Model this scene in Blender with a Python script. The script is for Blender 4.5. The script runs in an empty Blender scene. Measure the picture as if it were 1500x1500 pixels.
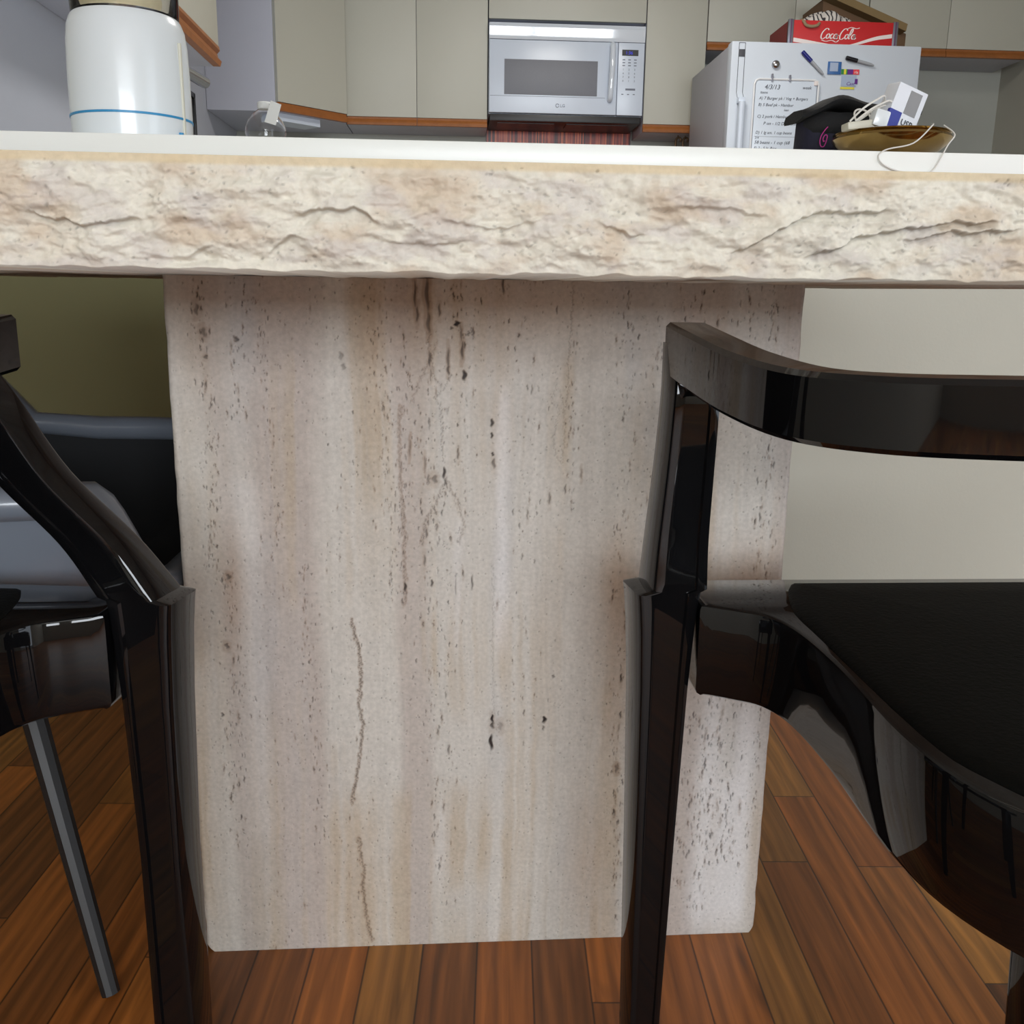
import bpy, bmesh, math, random
import numpy as np
from mathutils import Vector, Matrix
random.seed(7); RNG = np.random.RandomState(11)
scn = bpy.context.scene; COL = scn.collection
PI = math.pi

# ---------------------------------------------------------------- materials
def srgb(r, g, b):
    f = lambda c: (c/255/12.92) if c/255 <= .04045 else ((c/255+.055)/1.055)**2.4
    return (f(r), f(g), f(b), 1)

def new_mat(name):
    m = bpy.data.materials.new(name); m.use_nodes = True
    nt = m.node_tree; b = nt.nodes['Principled BSDF']
    return m, nt, b

def mat(name, col, rough=.5, metal=0, coat=0, bump=0, bscale=60, var=0, vscale=8, trans=0, ior=1.5, emit=0):
    m, nt, b = new_mat(name)
    b.inputs['Roughness'].default_value = rough
    b.inputs['Metallic'].default_value = metal
    b.inputs['Coat Weight'].default_value = coat
    b.inputs['Coat Roughness'].default_value = .04
    b.inputs['Transmission Weight'].default_value = trans
    b.inputs['IOR'].default_value = ior
    tc = nt.nodes.new('ShaderNodeTexCoord')
    n = nt.nodes.new('ShaderNodeTexNoise'); n.inputs['Scale'].default_value = vscale; n.inputs['Detail'].default_value = 4
    nt.links.new(tc.outputs['Object'], n.inputs['Vector'])
    mx = nt.nodes.new('ShaderNodeMix'); mx.data_type = 'RGBA'
    mx.inputs[6].default_value = [c*(1-var) for c in col[:3]]+[1]
    mx.inputs[7].default_value = [min(1, c*(1+var)) for c in col[:3]]+[1]
    nt.links.new(n.outputs['Fac'], mx.inputs[0]); nt.links.new(mx.outputs[2], b.inputs['Base Color'])
    if bump:
        n2 = nt.nodes.new('ShaderNodeTexNoise'); n2.inputs['Scale'].default_value = bscale; n2.inputs['Detail'].default_value = 3
        nt.links.new(tc.outputs['Object'], n2.inputs['Vector'])
        bp = nt.nodes.new('ShaderNodeBump'); bp.inputs['Strength'].default_value = bump; bp.inputs['Distance'].default_value = .002
        nt.links.new(n2.outputs['Fac'], bp.inputs['Height']); nt.links.new(bp.outputs['Normal'], b.inputs['Normal'])
    if emit:
        b.inputs['Emission Color'].default_value = col; b.inputs['Emission Strength'].default_value = emit
    return m

M = {}
M['laminate'] = mat('cream_laminate', srgb(194, 193, 180), .45, var=.03, vscale=3)
M['panel_white'] = mat('cabinet_side_white', srgb(186, 188, 200), .5, var=.02)
M['under'] = mat('cabinet_underside', srgb(150, 150, 150), .6, var=.04)
M['oak'] = mat('oak_trim', srgb(160, 98, 48), .4, var=.25, vscale=30)
M['wall'] = mat('wall_paint', srgb(190, 188, 176), .8, bump=.15, bscale=150, var=.02)
M['kitchen_wall'] = mat('kitchen_wall_paint', srgb(178, 180, 172), .7, var=.03)
M['lilac_wall'] = mat('lilac_wall_paint', srgb(190, 194, 205), .7, var=.02)
M['ceiling'] = mat('ceiling_paint', srgb(225, 224, 218), .85, var=.02)
M['counter'] = mat('white_counter', srgb(246, 248, 244), .3, var=.01)
M['applwhite'] = mat('appliance_white', srgb(212, 222, 236), .28, var=.01)
M['gloss_white'] = mat('gloss_white', srgb(222, 230, 240), .06, coat=1)
M['fridge'] = mat('fridge_enamel', srgb(206, 214, 224), .35, bump=.08, bscale=400, var=.01)
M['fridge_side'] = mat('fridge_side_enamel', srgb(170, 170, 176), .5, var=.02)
M['groove'] = mat('dark_groove', srgb(70, 72, 78), .5)
M['mwglass'] = mat('microwave_window', srgb(118, 120, 128), .35, bump=.3, bscale=900, var=.06, vscale=300)
M['black'] = mat('black_lacquer', (.0035, .0035, .004, 1), .03, ior=1.42, var=.1)
M['pad'] = mat('black_seat_leather', (.0035, .0035, .003, 1), .6, bump=.2, bscale=300)
M['pad'].node_tree.nodes['Principled BSDF'].inputs['Specular IOR Level'].default_value = .06
M['darkplastic'] = mat('dark_plastic', srgb(28, 27, 27), .4)
M['shell'] = mat('grey_shell', srgb(112, 118, 128), .28, var=.04, coat=.3)
M['shellpad'] = mat('charcoal_pad', srgb(14, 15, 18), .8, var=.1)
M['canister'] = mat('white_plastic', srgb(226, 232, 236), .25, var=.01, coat=.2)
M['cream_plastic'] = mat('cream_plastic', srgb(205, 203, 188), .4)
M['blue'] = mat('blue_band', srgb(48, 140, 190), .4)
M['clear'] = mat('clear_plastic', (1, 1, 1, 1), .03, trans=1, ior=1.3)
M['contents'] = mat('pale_contents', srgb(226, 214, 178), .8, var=.15, vscale=30)
M['paper'] = mat('white_paper', srgb(232, 234, 232), .7)
M['steel'] = mat('brushed_steel', srgb(190, 190, 195), .18, metal=1)
M['brass'] = mat('brass', srgb(160, 134, 84), .14, metal=1, var=.35, vscale=25)
M['bronze'] = mat('bronze', srgb(112, 90, 66), .35, metal=.6)
M['red'] = mat('crate_red', srgb(196, 30, 34), .5, var=.08, vscale=15)
M['darkred'] = mat('crate_dark_red', srgb(120, 34, 30), .6, var=.1)
M['white_paint'] = mat('white_paint', srgb(235, 225, 222), .5)
M['greymetal'] = mat('grey_metal_band', srgb(130, 130, 140), .4, metal=.7)
M['purple_line'] = mat('purple_line', srgb(90, 50, 90), .5)
M['cardboard'] = mat('cardboard', srgb(134, 112, 74), .75, var=.1, vscale=12)
M['cardboard_dark'] = mat('cardboard_brown', srgb(110, 84, 60), .8, var=.1)
M['twine'] = mat('tan_strap', srgb(150, 128, 100), .8)
M['blackcloth'] = mat('black_cloth', srgb(13, 13, 15), .85, bump=.4, bscale=200, var=.1)
M['navy'] = mat('navy_cloth', srgb(18, 17, 40), .8, bump=.3, bscale=200)
M['pink'] = mat('pink_thread', srgb(190, 50, 140), .6)
M['cable'] = mat('white_cable', srgb(228, 226, 220), .35)
M['bluebox'] = mat('blue_card', srgb(40, 52, 150), .4)
M['whitebox'] = mat('white_card', srgb(228, 232, 240), .4)
M['greycard'] = mat('grey_card', srgb(140, 140, 142), .4)
M['ink'] = mat('black_ink', srgb(50, 54, 66), .6)
M['greyink'] = mat('grey_ink', srgb(120, 126, 140), .6)
M['whiteboard'] = mat('whiteboard_film', srgb(214, 224, 236), .25)
M['whiteframe'] = mat('whiteboard_frame', srgb(228, 230, 232), .3)
M['markerblue'] = mat('marker_blue', srgb(30, 36, 120), .3)
M['markerblack'] = mat('marker_black', srgb(18, 18, 26), .3)
M['markergrey'] = mat('marker_grey', srgb(168, 172, 178), .35)
M['yellow'] = mat('sticker_yellow', srgb(225, 214, 60), .4)
M['green'] = mat('sticker_green', srgb(40, 130, 60), .4)
M['purple'] = mat('sticker_purple', srgb(96, 30, 130), .4)
M['stickerred'] = mat('sticker_red', srgb(226, 60, 70), .4)
M['stickerblue'] = mat('sticker_blue', srgb(52, 100, 160), .4, var=.3, vscale=50)
M['stickerpale'] = mat('sticker_pale', srgb(165, 180, 205), .4)
M['recess'] = mat('recess_shade_olive', srgb(116, 112, 78), .85, var=.05)  # wall colour darkened to carry the shade inside the knee space
M['skirting'] = mat('skirting_white', srgb(225, 224, 218), .5)
M['frame_white'] = mat('door_frame_white', srgb(220, 220, 216), .4)
def led_mat():
    m = mat('display_blue', srgb(40, 45, 200), .4, emit=.6); return m
M['led'] = led_mat()

def copper_mat():
    m, nt, b = new_mat('copper_ribbed_tile')
    tc = nt.nodes.new('ShaderNodeTexCoord'); sx = nt.nodes.new('ShaderNodeSeparateXYZ')
    nt.links.new(tc.outputs['Object'], sx.inputs[0])
    wn = nt.nodes.new('ShaderNodeTexWhiteNoise'); wn.noise_dimensions = '1D'
    mu = nt.nodes.new('ShaderNodeMath'); mu.operation = 'MULTIPLY'; mu.inputs[1].default_value = 150
    fl = nt.nodes.new('ShaderNodeMath'); fl.operation = 'FLOOR'
    nt.links.new(sx.outputs[0], mu.inputs[0]); nt.links.new(mu.outputs[0], fl.inputs[0]); nt.links.new(fl.outputs[0], wn.inputs['W'])
    no = nt.nodes.new('ShaderNodeTexNoise'); no.inputs['Scale'].default_value = 12; nt.links.new(tc.outputs['Object'], no.inputs['Vector'])
    ad = nt.nodes.new('ShaderNodeMath'); ad.operation = 'ADD'; nt.links.new(wn.outputs[0], ad.inputs[0]); nt.links.new(no.outputs['Fac'], ad.inputs[1])
    hf = nt.nodes.new('ShaderNodeMath'); hf.operation = 'MULTIPLY'; hf.inputs[1].default_value = .5; nt.links.new(ad.outputs[0], hf.inputs[0])
    cr = nt.nodes.new('ShaderNodeValToRGB'); e = cr.color_ramp.elements
    e[0].position = .25; e[0].color = srgb(64, 22, 30); e[1].position = .75; e[1].color = srgb(240, 128, 84)
    x = e.new(.5); x.color = srgb(176, 58, 42)
    nt.links.new(hf.outputs[0], cr.inputs[0]); nt.links.new(cr.outputs[0], b.inputs['Base Color'])
    b.inputs['Roughness'].default_value = .3
    return m
M['copper'] = copper_mat()

def math_node(nt, op, a=None, b=None, c=None):
    n = nt.nodes.new('ShaderNodeMath'); n.operation = op
    for i, v in enumerate((a, b, c)):
        if v is None: continue
        if isinstance(v, (int, float)): n.inputs[i].default_value = v
        else: nt.links.new(v, n.inputs[i])
    return n.outputs[0]

def floor_mat():
    m, nt, b = new_mat('oak_strip_floor')
    L = nt.links.new
    tc = nt.nodes.new('ShaderNodeTexCoord'); mp = nt.nodes.new('ShaderNodeMapping')
    mp.inputs['Rotation'].default_value = (0, 0, .052)
    L(tc.outputs['Object'], mp.inputs['Vector'])
    sx = nt.nodes.new('ShaderNodeSeparateXYZ'); L(mp.outputs[0], sx.inputs[0])
    x, y = sx.outputs[0], sx.outputs[1]
    W = .0575
    u = math_node(nt, 'DIVIDE', math_node(nt, 'ADD', x, .0205), W); fu = math_node(nt, 'FLOOR', u); gu = math_node(nt, 'FRACT', u)
    wn = nt.nodes.new('ShaderNodeTexWhiteNoise'); wn.noise_dimensions = '1D'; L(math_node(nt, 'ADD', fu, 13.7), wn.inputs['W'])
    v = math_node(nt, 'ADD', math_node(nt, 'DIVIDE', y, .52), math_node(nt, 'MULTIPLY', wn.outputs[0], 7))
    fv = math_node(nt, 'FLOOR', v); gv = math_node(nt, 'FRACT', v)
    cb = nt.nodes.new('ShaderNodeCombineXYZ'); L(fu, cb.inputs[0]); L(fv, cb.inputs[1])
    w2 = nt.nodes.new('ShaderNodeTexWhiteNoise'); w2.noise_dimensions = '2D'; L(cb.outputs[0], w2.inputs['Vector'])
    cr = nt.nodes.new('ShaderNodeValToRGB'); e = cr.color_ramp.elements
    e[0].position = 0; e[0].color = srgb(108, 66, 38); e[1].position = 1; e[1].color = srgb(186, 128, 66)
    for p, c in ((.18, srgb(130, 78, 42)), (.4, srgb(150, 88, 44)), (.6, srgb(166, 100, 50)), (.8, srgb(140, 94, 52))):
        q = e.new(p); q.color = c
    L(w2.outputs[0], cr.inputs[0])
    # grain, shifted per plank
    off = nt.nodes.new('ShaderNodeVectorMath'); off.operation = 'ADD'
    sc = nt.nodes.new('ShaderNodeVectorMath'); sc.operation = 'MULTIPLY'; sc.inputs[1].default_value = (3.1, 5.7, 1)
    L(cb.outputs[0], sc.inputs[0]); L(mp.outputs[0], off.inputs[0]); L(sc.outputs[0], off.inputs[1])
    st = nt.nodes.new('ShaderNodeMapping'); st.inputs['Scale'].default_value = (60, 3.2, 1); L(off.outputs[0], st.inputs['Vector'])
    n1 = nt.nodes.new('ShaderNodeTexNoise'); n1.inputs['Scale'].default_value = 1.6; n1.inputs['Detail'].default_value = 6; n1.inputs['Distortion'].default_value = .6
    L(st.outputs[0], n1.inputs['Vector'])
    st2 = nt.nodes.new('ShaderNodeMapping'); st2.inputs['Scale'].default_value = (16, 2.2, 1); L(off.outputs[0], st2.inputs['Vector'])
    wv = nt.nodes.new('ShaderNodeTexWave'); wv.inputs['Scale'].default_value = 1.1; wv.inputs['Distortion'].default_value = 9; wv.inputs['Detail'].default_value = 3; wv.inputs['Detail Scale'].default_value = .7
    L(st2.outputs[0], wv.inputs['Vector'])
    rg = nt.nodes.new('ShaderNodeMapRange'); rg.inputs[1].default_value = .25; rg.inputs[2].default_value = .75; rg.inputs[3].default_value = .55; rg.inputs[4].default_value = 1.42
    L(n1.outputs['Fac'], rg.inputs[0])
    rw = nt.nodes.new('ShaderNodeMapRange'); rw.inputs[3].default_value = .82; rw.inputs[4].default_value = 1.1; L(wv.outputs['Fac'], rw.inputs[0])
    # occasional dark knots / smoke streaks
    st3 = nt.nodes.new('ShaderNodeMapping'); st3.inputs['Scale'].default_value = (22, 5, 1); L(off.outputs[0], st3.inputs['Vector'])
    n3 = nt.nodes.new('ShaderNodeTexNoise'); n3.inputs['Scale'].default_value = 1; n3.inputs['Detail'].default_value = 2; L(st3.outputs[0], n3.inputs['Vector'])
    rk = nt.nodes.new('ShaderNodeMapRange'); rk.inputs[1].default_value = .66; rk.inputs[2].default_value = .76; rk.inputs[3].default_value = 1; rk.inputs[4].default_value = .35
    L(n3.outputs['Fac'], rk.inputs[0])
    g = math_node(nt, 'MULTIPLY', math_node(nt, 'MULTIPLY', rg.outputs[0], rw.outputs[0]), rk.outputs[0])
    eu = math_node(nt, 'MINIMUM', gu, math_node(nt, 'SUBTRACT', 1, gu)); ev = math_node(nt, 'MINIMUM', gv, math_node(nt, 'SUBTRACT', 1, gv))
    seam = math_node(nt, 'MINIMUM', math_node(nt, 'MULTIPLY', eu, W), math_node(nt, 'MULTIPLY', ev, .52))
    sr = nt.nodes.new('ShaderNodeMapRange'); sr.inputs[1].default_value = .0002; sr.inputs[2].default_value = .0015; sr.inputs[3].default_value = .2; sr.inputs[4].default_value = 1
    L(seam, sr.inputs[0])
    g = math_node(nt, 'MULTIPLY', g, sr.outputs[0])
    vm = nt.nodes.new('ShaderNodeVectorMath'); vm.operation = 'SCALE'; L(cr.outputs[0], vm.inputs[0]); L(g, vm.inputs['Scale'])
    v2 = nt.nodes.new('ShaderNodeVectorMath'); v2.operation = 'MULTIPLY'; v2.inputs[1].default_value = (.98, .93, .66); L(vm.outputs[0], v2.inputs[0])
    L(v2.outputs[0], b.inputs['Base Color'])
    b.inputs['Roughness'].default_value = .42
    bp = nt.nodes.new('ShaderNodeBump'); bp.inputs['Strength'].default_value = .25; bp.inputs['Distance'].default_value = .001
    L(g, bp.inputs['Height']); L(bp.outputs[0], b.inputs['Normal'])
    return m
M['floor'] = floor_mat()

def stone_mat(name, rough, finescale, bump, lo=.9, hi=1.08):
    """travertine: band / pit colour comes from the mesh's 'stone' attribute, fine grain from noise"""
    m, nt, b = new_mat(name); L = nt.links.new
    at = nt.nodes.new('ShaderNodeAttribute'); at.attribute_name = 'stone'
    tc = nt.nodes.new('ShaderNodeTexCoord')
    n = nt.nodes.new('ShaderNodeTexNoise'); n.inputs['Scale'].default_value = finescale; n.inputs['Detail'].default_value = 5; L(tc.outputs['Object'], n.inputs['Vector'])
    r = nt.nodes.new('ShaderNodeMapRange'); r.inputs[1].default_value = .3; r.inputs[2].default_value = .7; r.inputs[3].default_value = lo; r.inputs[4].default_value = hi
    L(n.outputs['Fac'], r.inputs[0])
    vm = nt.nodes.new('ShaderNodeVectorMath'); vm.operation = 'SCALE'; L(at.outputs['Color'], vm.inputs[0]); L(r.outputs[0], vm.inputs['Scale'])
    L(vm.outputs[0], b.inputs['Base Color'])
    b.inputs['Roughness'].default_value = rough; b.inputs['Specular IOR Level'].default_value = .3
    bp = nt.nodes.new('ShaderNodeBump'); bp.inputs['Strength'].default_value = bump; bp.inputs['Distance'].default_value = .001
    L(n.outputs['Fac'], bp.inputs['Height']); L(bp.outputs[0], b.inputs['Normal'])
    return m
M['trav'] = stone_mat('honed_travertine', .55, 260, .12)
M['travrough'] = stone_mat('split_face_travertine', .85, 220, .6, .93, 1.05)

# ---------------------------------------------------------------- mesh helpers
def bx(bm, x0, x1, y0, y1, z0, z1, bev=0, seg=2):
    r = bmesh.ops.create_cube(bm, size=1)
    for v in r['verts']:
        v.co = Vector(((x0+x1)/2+v.co.x*(x1-x0), (y0+y1)/2+v.co.y*(y1-y0), (z0+z1)/2+v.co.z*(z1-z0)))
    if bev:
        es = list({e for v in r['verts'] for e in v.link_edges})
        bmesh.ops.bevel(bm, geom=es, offset=bev, segments=seg, affect='EDGES', profile=.6)
    return bm

def box(*a, **k):
    bm = bmesh.new(); bx(bm, *a, **k); return bm

def ring_loft(bm, rings, cap=True, closed=True):
    vs = [[bm.verts.new(p) for p in r] for r in rings]
    n = len(vs[0])
    for a, b in zip(vs, vs[1:]):
        for i in range(n if closed else n-1):
            j = (i+1) % n
            bm.faces.new((a[i], a[j], b[j], b[i]))
    if cap and closed:
        bm.faces.new(vs[0][::-1]); bm.faces.new(vs[-1])
    return vs

def tube(bm, pts, r, n=10, cap=True):
    pts = [Vector(p) for p in pts]
    rs = r if isinstance(r, (list, tuple)) else [r]*len(pts)
    rings = []
    up = Vector((0, 0, 1))
    prev = None
    for i, p in enumerate(pts):
        d = (pts[min(i+1, len(pts)-1)]-pts[max(i-1, 0)]).normalized()
        if prev is None:
            a = d.cross(up)
            if a.length < .05: a = d.cross(Vector((1, 0, 0)))
            a.normalize()
        else:
            a = (prev-d*prev.dot(d)).normalized()
        prev = a; c = d.cross(a)
        rings.append([p+rs[i]*(math.cos(t)*a+math.sin(t)*c) for t in [2*PI*k/n for k in range(n)]])
    ring_loft(bm, rings, cap)
    return bm

def lathe(bm, prof, cx, cy, n=48, capends=True):
    rings = [[(cx+r*math.cos(2*PI*k/n), cy+r*math.sin(2*PI*k/n), z) for k in range(n)] for r, z in prof]
    ring_loft(bm, rings, capends)
    return bm

def hollow(bm, prof, cx, cy, t=.001, n=48):
    return lathe(bm, prof+[(max(r-t, .0005), z+(t if i == 0 else 0)) for i, (r, z) in reversed(list(enumerate(prof)))], cx, cy, n)

def catmull(pts, n=8):
    P = [Vector(p) for p in pts]; P = [P[0]*2-P[1]]+P+[P[-1]*2-P[-2]]
    out = []
    for i in range(1, len(P)-2):
        for k in range(n):
            t = k/n
            out.append(.5*((2*P[i])+(-P[i-1]+P[i+1])*t+(2*P[i-1]-5*P[i]+4*P[i+1]-P[i+2])*t*t+(-P[i-1]+3*P[i]-3*P[i+1]+P[i+2])*t**3))
    out.append(P[-2]); return out

def rrect(w, d, ang, c=.12, groove=0):
    """rounded rectangular section, optional bead step on the front face"""
    k = c*min(w, d); x, y = w/2, d/2
    pts = [(-x+k, -y), (x-k, -y), (x-.3*k, -y+.3*k), (x, -y+k), (x, y-k), (x-.3*k, y-.3*k), (x-k, y), (-x+k, y), (-x+.3*k, y-.3*k), (-x, y-k), (-x, -y+k), (-x+.3*k, -y+.3*k)]
    if groove:
        g = groove
        pts = [pts[0], (-x+.22*w, -y), (-x+.25*w, -y+g), (x-.25*w, -y+g), (x-.22*w, -y)]+pts[1:]
    ca, sa = math.cos(ang), math.sin(ang)
    return [(px*ca-py*sa, px*sa+py*ca) for px, py in pts]

def loft_sections(bm, secs):
    rings = [[(cx+px, cy+py, z) for px, py in rrect(w, d, a, groove=g)] for cx, cy, z, w, d, a, g in secs]
    ring_loft(bm, rings)

def empty(name, loc, label, cat, group=None):
    o = bpy.data.objects.new(name, None); COL.objects.link(o); o.location = loc
    o.empty_display_size = .05
    o['label'] = label; o['category'] = cat
    if group: o['group'] = group
    return o

def wloc(o):
    v = Vector((0, 0, 0))
    while o is not None: v = v+o.location; o = o.parent
    return v

def obj(name, bm, m, parent=None, smooth=30, label=None, cat=None, group=None, kind=None, origin=None):
    bmesh.ops.recalc_face_normals(bm, faces=bm.faces[:])
    me = bpy.data.meshes.new(name); bm.to_mesh(me); bm.free()
    return link(name, me, m, parent, smooth, label, cat, group, kind, origin)

def link(name, me, m, parent=None, smooth=30, label=None, cat=None, group=None, kind=None, origin=None):
    ms = m if isinstance(m, (list, tuple)) else [m]
    me.materials.clear()
    for q in ms: me.materials.append(q)
    o = bpy.data.objects.new(name, me); COL.objects.link(o)
    if parent is not None:
        o.parent = parent; me.transform(Matrix.Translation(-wloc(parent)))
    elif origin is not None:
        me.transform(Matrix.Translation(-Vector(origin))); o.location = origin
    if smooth:
        me.polygons.foreach_set('use_smooth', [True]*len(me.polygons))
        me.set_sharp_from_angle(angle=math.radians(smooth))
    if label: o['label'] = label
    if cat: o['category'] = cat
    if group: o['group'] = group
    if kind: o['kind'] = kind
    return o

def struct(name, bm, m):
    return obj(name, bm, m, kind='structure', smooth=0)

def text_bm(s, size, loc, rot=(PI/2, 0, 0), ext=.0006, shear=0, align='LEFT'):
    cu = bpy.data.curves.new('t', 'FONT'); cu.body = s; cu.size = size; cu.extrude = ext; cu.shear = shear; cu.align_x = align
    cu.resolution_u = 2
    o = bpy.data.objects.new('t', cu); COL.objects.link(o); o.location = loc; o.rotation_euler = rot
    bpy.context.view_layer.update()
    dg = bpy.context.evaluated_depsgraph_get()
    me = bpy.data.meshes.new_from_object(o.evaluated_get(dg)); me.transform(o.matrix_world)
    bm = bmesh.new(); bm.from_mesh(me)
    bpy.data.objects.remove(o); bpy.data.meshes.remove(me); bpy.data.curves.remove(cu)
    return bm

def merge(dst, src):
    me = bpy.data.meshes.new('tmp'); src.to_mesh(me); src.free(); dst.from_mesh(me); bpy.data.meshes.remove(me)

# ---------------------------------------------------------------- numpy noise
def vnoise(x, y, seed):
    """smooth value noise, x,y arrays in cell units"""
    r = np.random.RandomState(seed).rand(256, 256)
    xi = np.floor(x).astype(int); yi = np.floor(y).astype(int); fx = x-xi; fy = y-yi
    fx = fx*fx*(3-2*fx); fy = fy*fy*(3-2*fy)
    a = r[xi % 256, yi % 256]; b = r[(xi+1) % 256, yi % 256]; c = r[xi % 256, (yi+1) % 256]; d = r[(xi+1) % 256, (yi+1) % 256]
    return (a*(1-fx)+b*fx)*(1-fy)+(c*(1-fx)+d*fx)*fy

def fbm(x, y, seed, octv=4, gain=.5):
    s = 0; a = 1; t = 0
    for i in range(octv):
        s = s+a*vnoise(x*2**i, y*2**i, seed+i*7); t += a; a *= gain
    return s/t

def smooth(a, lo, hi):
    t = np.clip((a-lo)/(hi-lo), 0, 1); return t*t*(3-2*t)

def slab_mesh(name, S, Z, W, H, front, colour, thick, rough_sides=False):
    """S,Z: grid coords (m, arrays ny*nx); front: depth offset array (negative = towards viewer);
    plate of given thickness: a dense front, plain sides and back"""
    ny, nx = S.shape
    V = np.stack([S, front, Z], -1).reshape(-1, 3)
    idx = np.arange(ny*nx).reshape(ny, nx)
    q = np.stack([idx[:-1, :-1], idx[:-1, 1:], idx[1:, 1:], idx[1:, :-1]], -1).reshape(-1, 4)
    loop = np.concatenate([idx[0, :], idx[1:, -1], idx[-1, -2::-1], idx[-2:0:-1, 0]])
    nb = len(loop); base = len(V)
    back = V[loop].copy(); back[:, 1] = thick
    V = np.concatenate([V, back]); k = np.arange(nb); k2 = (k+1) % nb
    side = np.stack([loop[k2], loop[k], base+k, base+k2], -1)
    # back: fan strip between bottom row and top row
    nxb = nx; bot = base+np.arange(nx); top = base+nx+(ny-1)-0+np.arange(nx-1)
    C = np.concatenate([colour.reshape(-1, 3), colour.reshape(-1, 3)[loop]])
    faces = np.concatenate([q, side])
    me = bpy.data.meshes.new(name)
    nf = len(faces)
    me.vertices.add(len(V)); me.vertices.foreach_set('co', V.astype(np.float32).ravel())
    ngon = np.arange(base+nb-1, base-1, -1)
    me.loops.add(nf*4+nb); me.loops.foreach_set('vertex_index', np.concatenate([faces.ravel(), ngon]).astype(np.int32))
    me.polygons.add(nf+1)
    me.polygons.foreach_set('loop_start', (np.arange(nf+1)*4).astype(np.int32))
    me.update(calc_edges=True); me.validate()
    at = me.color_attributes.new('stone', 'FLOAT_COLOR', 'POINT')
    at.data.foreach_set('color', np.concatenate([C, np.ones((len(C), 1))], 1).astype(np.float32).ravel())
    return me

lin = lambda *c: np.array(srgb(*c)[:3])

# ---------------------------------------------------------------- travertine pedestal face
TH = .0123                       # the table stands a touch askew to the kitchen
def stone_field(nx, ny, W, H, seed, explicit):
    s = np.linspace(0, W, nx)[None, :].repeat(ny, 0)*1000; z = np.linspace(0, H, ny)[:, None].repeat(nx, 1)*1000
    ws = s+6*(fbm(s/60, z/220, seed)-.5)*2+1.6*(vnoise(s/9, z/30, seed+3)-.5)*2
    broad = fbm(ws/55, z/1500+3, seed+11, 3)
    mid = fbm(ws/13, z/700, seed+19, 3)
    fine = fbm(ws/2.6, z/260, seed+29, 3)
    cloud = fbm(s/90, z/110, seed+37, 4)
    mott = fbm(s/11, z/16, seed+41, 4)
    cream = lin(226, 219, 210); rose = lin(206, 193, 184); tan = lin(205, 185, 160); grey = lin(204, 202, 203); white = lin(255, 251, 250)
    a = smooth(broad, .35, .65)[..., None]; col = cream*(1-a)+rose*a
    b = (smooth(mid, .4, .8)*smooth(cloud, .2, .8))[..., None]*.8; col = col*(1-b)+tan*b
    g = (smooth(fbm(ws/34, z/400, seed+53, 3),   .45, .8)*.5*smooth(cloud, .7, .3))[..., None]; col = col*(1-g)+grey*g
    col = col*(1+.12*(fine-.5)[..., None])*(1+.1*(mott-.5)[..., None])
    for (cs, cz, rs_, rz_, k_) in explicit.get('stains', []):
        m_ = (k_*np.exp(-((ws-cs)/rs_)**2-((z-cz)/rz_)**2))[..., None]; col = col*(1-m_)+lin(190, 150, 112)*m_
    pit = np.zeros_like(s); brown = np.zeros_like(s)
    dx = W*1000/(nx-1); dz = H*1000/(ny-1)
    def dab(cs, cz, rs, rz, amt, lean=0, br=0.):
        i0 = max(0, int((cs-3*rs-2)/dx)); i1 = min(nx, int((cs+3*rs+2)/dx)+2); j0 = max(0, int((cz-1.6*rz-2)/dz)); j1 = min(ny, int((cz+1.6*rz+2)/dz)+2)
        if i1 <= i0 or j1 <= j0: return
        S_ = s[j0:j1, i0:i1]-cs; Z_ = z[j0:j1, i0:i1]-cz; 
        S_ = S_-lean*Z_+.35*rs*np.sin(Z_/max(rz, 1)*4+cs)
        d = (S_/rs)**2+(Z_/rz)**2
        v = amt*np.clip(1.35-d, 0, 1)
        pit[j0:j1, i0:i1] = np.maximum(pit[j0:j1, i0:i1], v)
        if br: brown[j0:j1, i0:i1] = np.maximum(brown[j0:j1, i0:i1], br*np.clip(1.6-d/5, 0, 1))
    r = np.random.RandomState(seed)
    # bands of little holes
    bands = explicit.get('bands', [])
    for (cs, w, z0, z1, n, big) in bands:
        for _ in range(n):
            zc = r.uniform(z0, z1); sc = cs+w*r.randn()+4*math.sin(zc/60+cs)
            k = r.rand()**3
            dab(sc, zc, .36+.42*k*big, .6+r.rand()*1.3+2.6*k*big, .25+.5*r.rand(), r.uniform(-.15, .15), br=.5 if r.rand() < .3 else 0)
    for _ in range(int(W*H*9000)):
        dab(r.uniform(0, W*1000), r.uniform(0, H*1000), .45+.2*r.rand(), .5+.8*r.rand(), .12+.3*r.rand())
    for (cs, cz, rs, rz, amt, br) in explicit.get('pits', []): dab(cs, cz, rs, rz, amt, r.uniform(-.05, .05), br)
    for pts, w, amt, br in explicit.get('lines', []):
        for (a0, b0), (a1, b1) in zip(pts, pts[1:]):
            n = max(2, int(math.hypot(a1-a0, b1-b0)/1.1))
            for k in range(n):
                t = k/n; q = r.rand()
                dab(a0+(a1-a0)*t+r.randn()*.8, b0+(b1-b0)*t, w*(.6+.5*q), 1.1, amt*(.55+.45*q), 0, br)
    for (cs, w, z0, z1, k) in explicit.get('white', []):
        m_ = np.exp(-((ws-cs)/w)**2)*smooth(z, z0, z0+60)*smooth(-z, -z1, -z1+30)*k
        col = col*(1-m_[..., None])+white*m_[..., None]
    dark = lin(56, 46, 44); brc = lin(150, 112, 74)
    col = col*(1-.45*brown[..., None])+brc*.45*brown[..., None]
    p = np.clip(pit, 0, 1)[..., None]; col = col*(1-p)+dark*p
    return s/1000, z/1000, pit, np.clip(col*.72, 0, 1)

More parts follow.
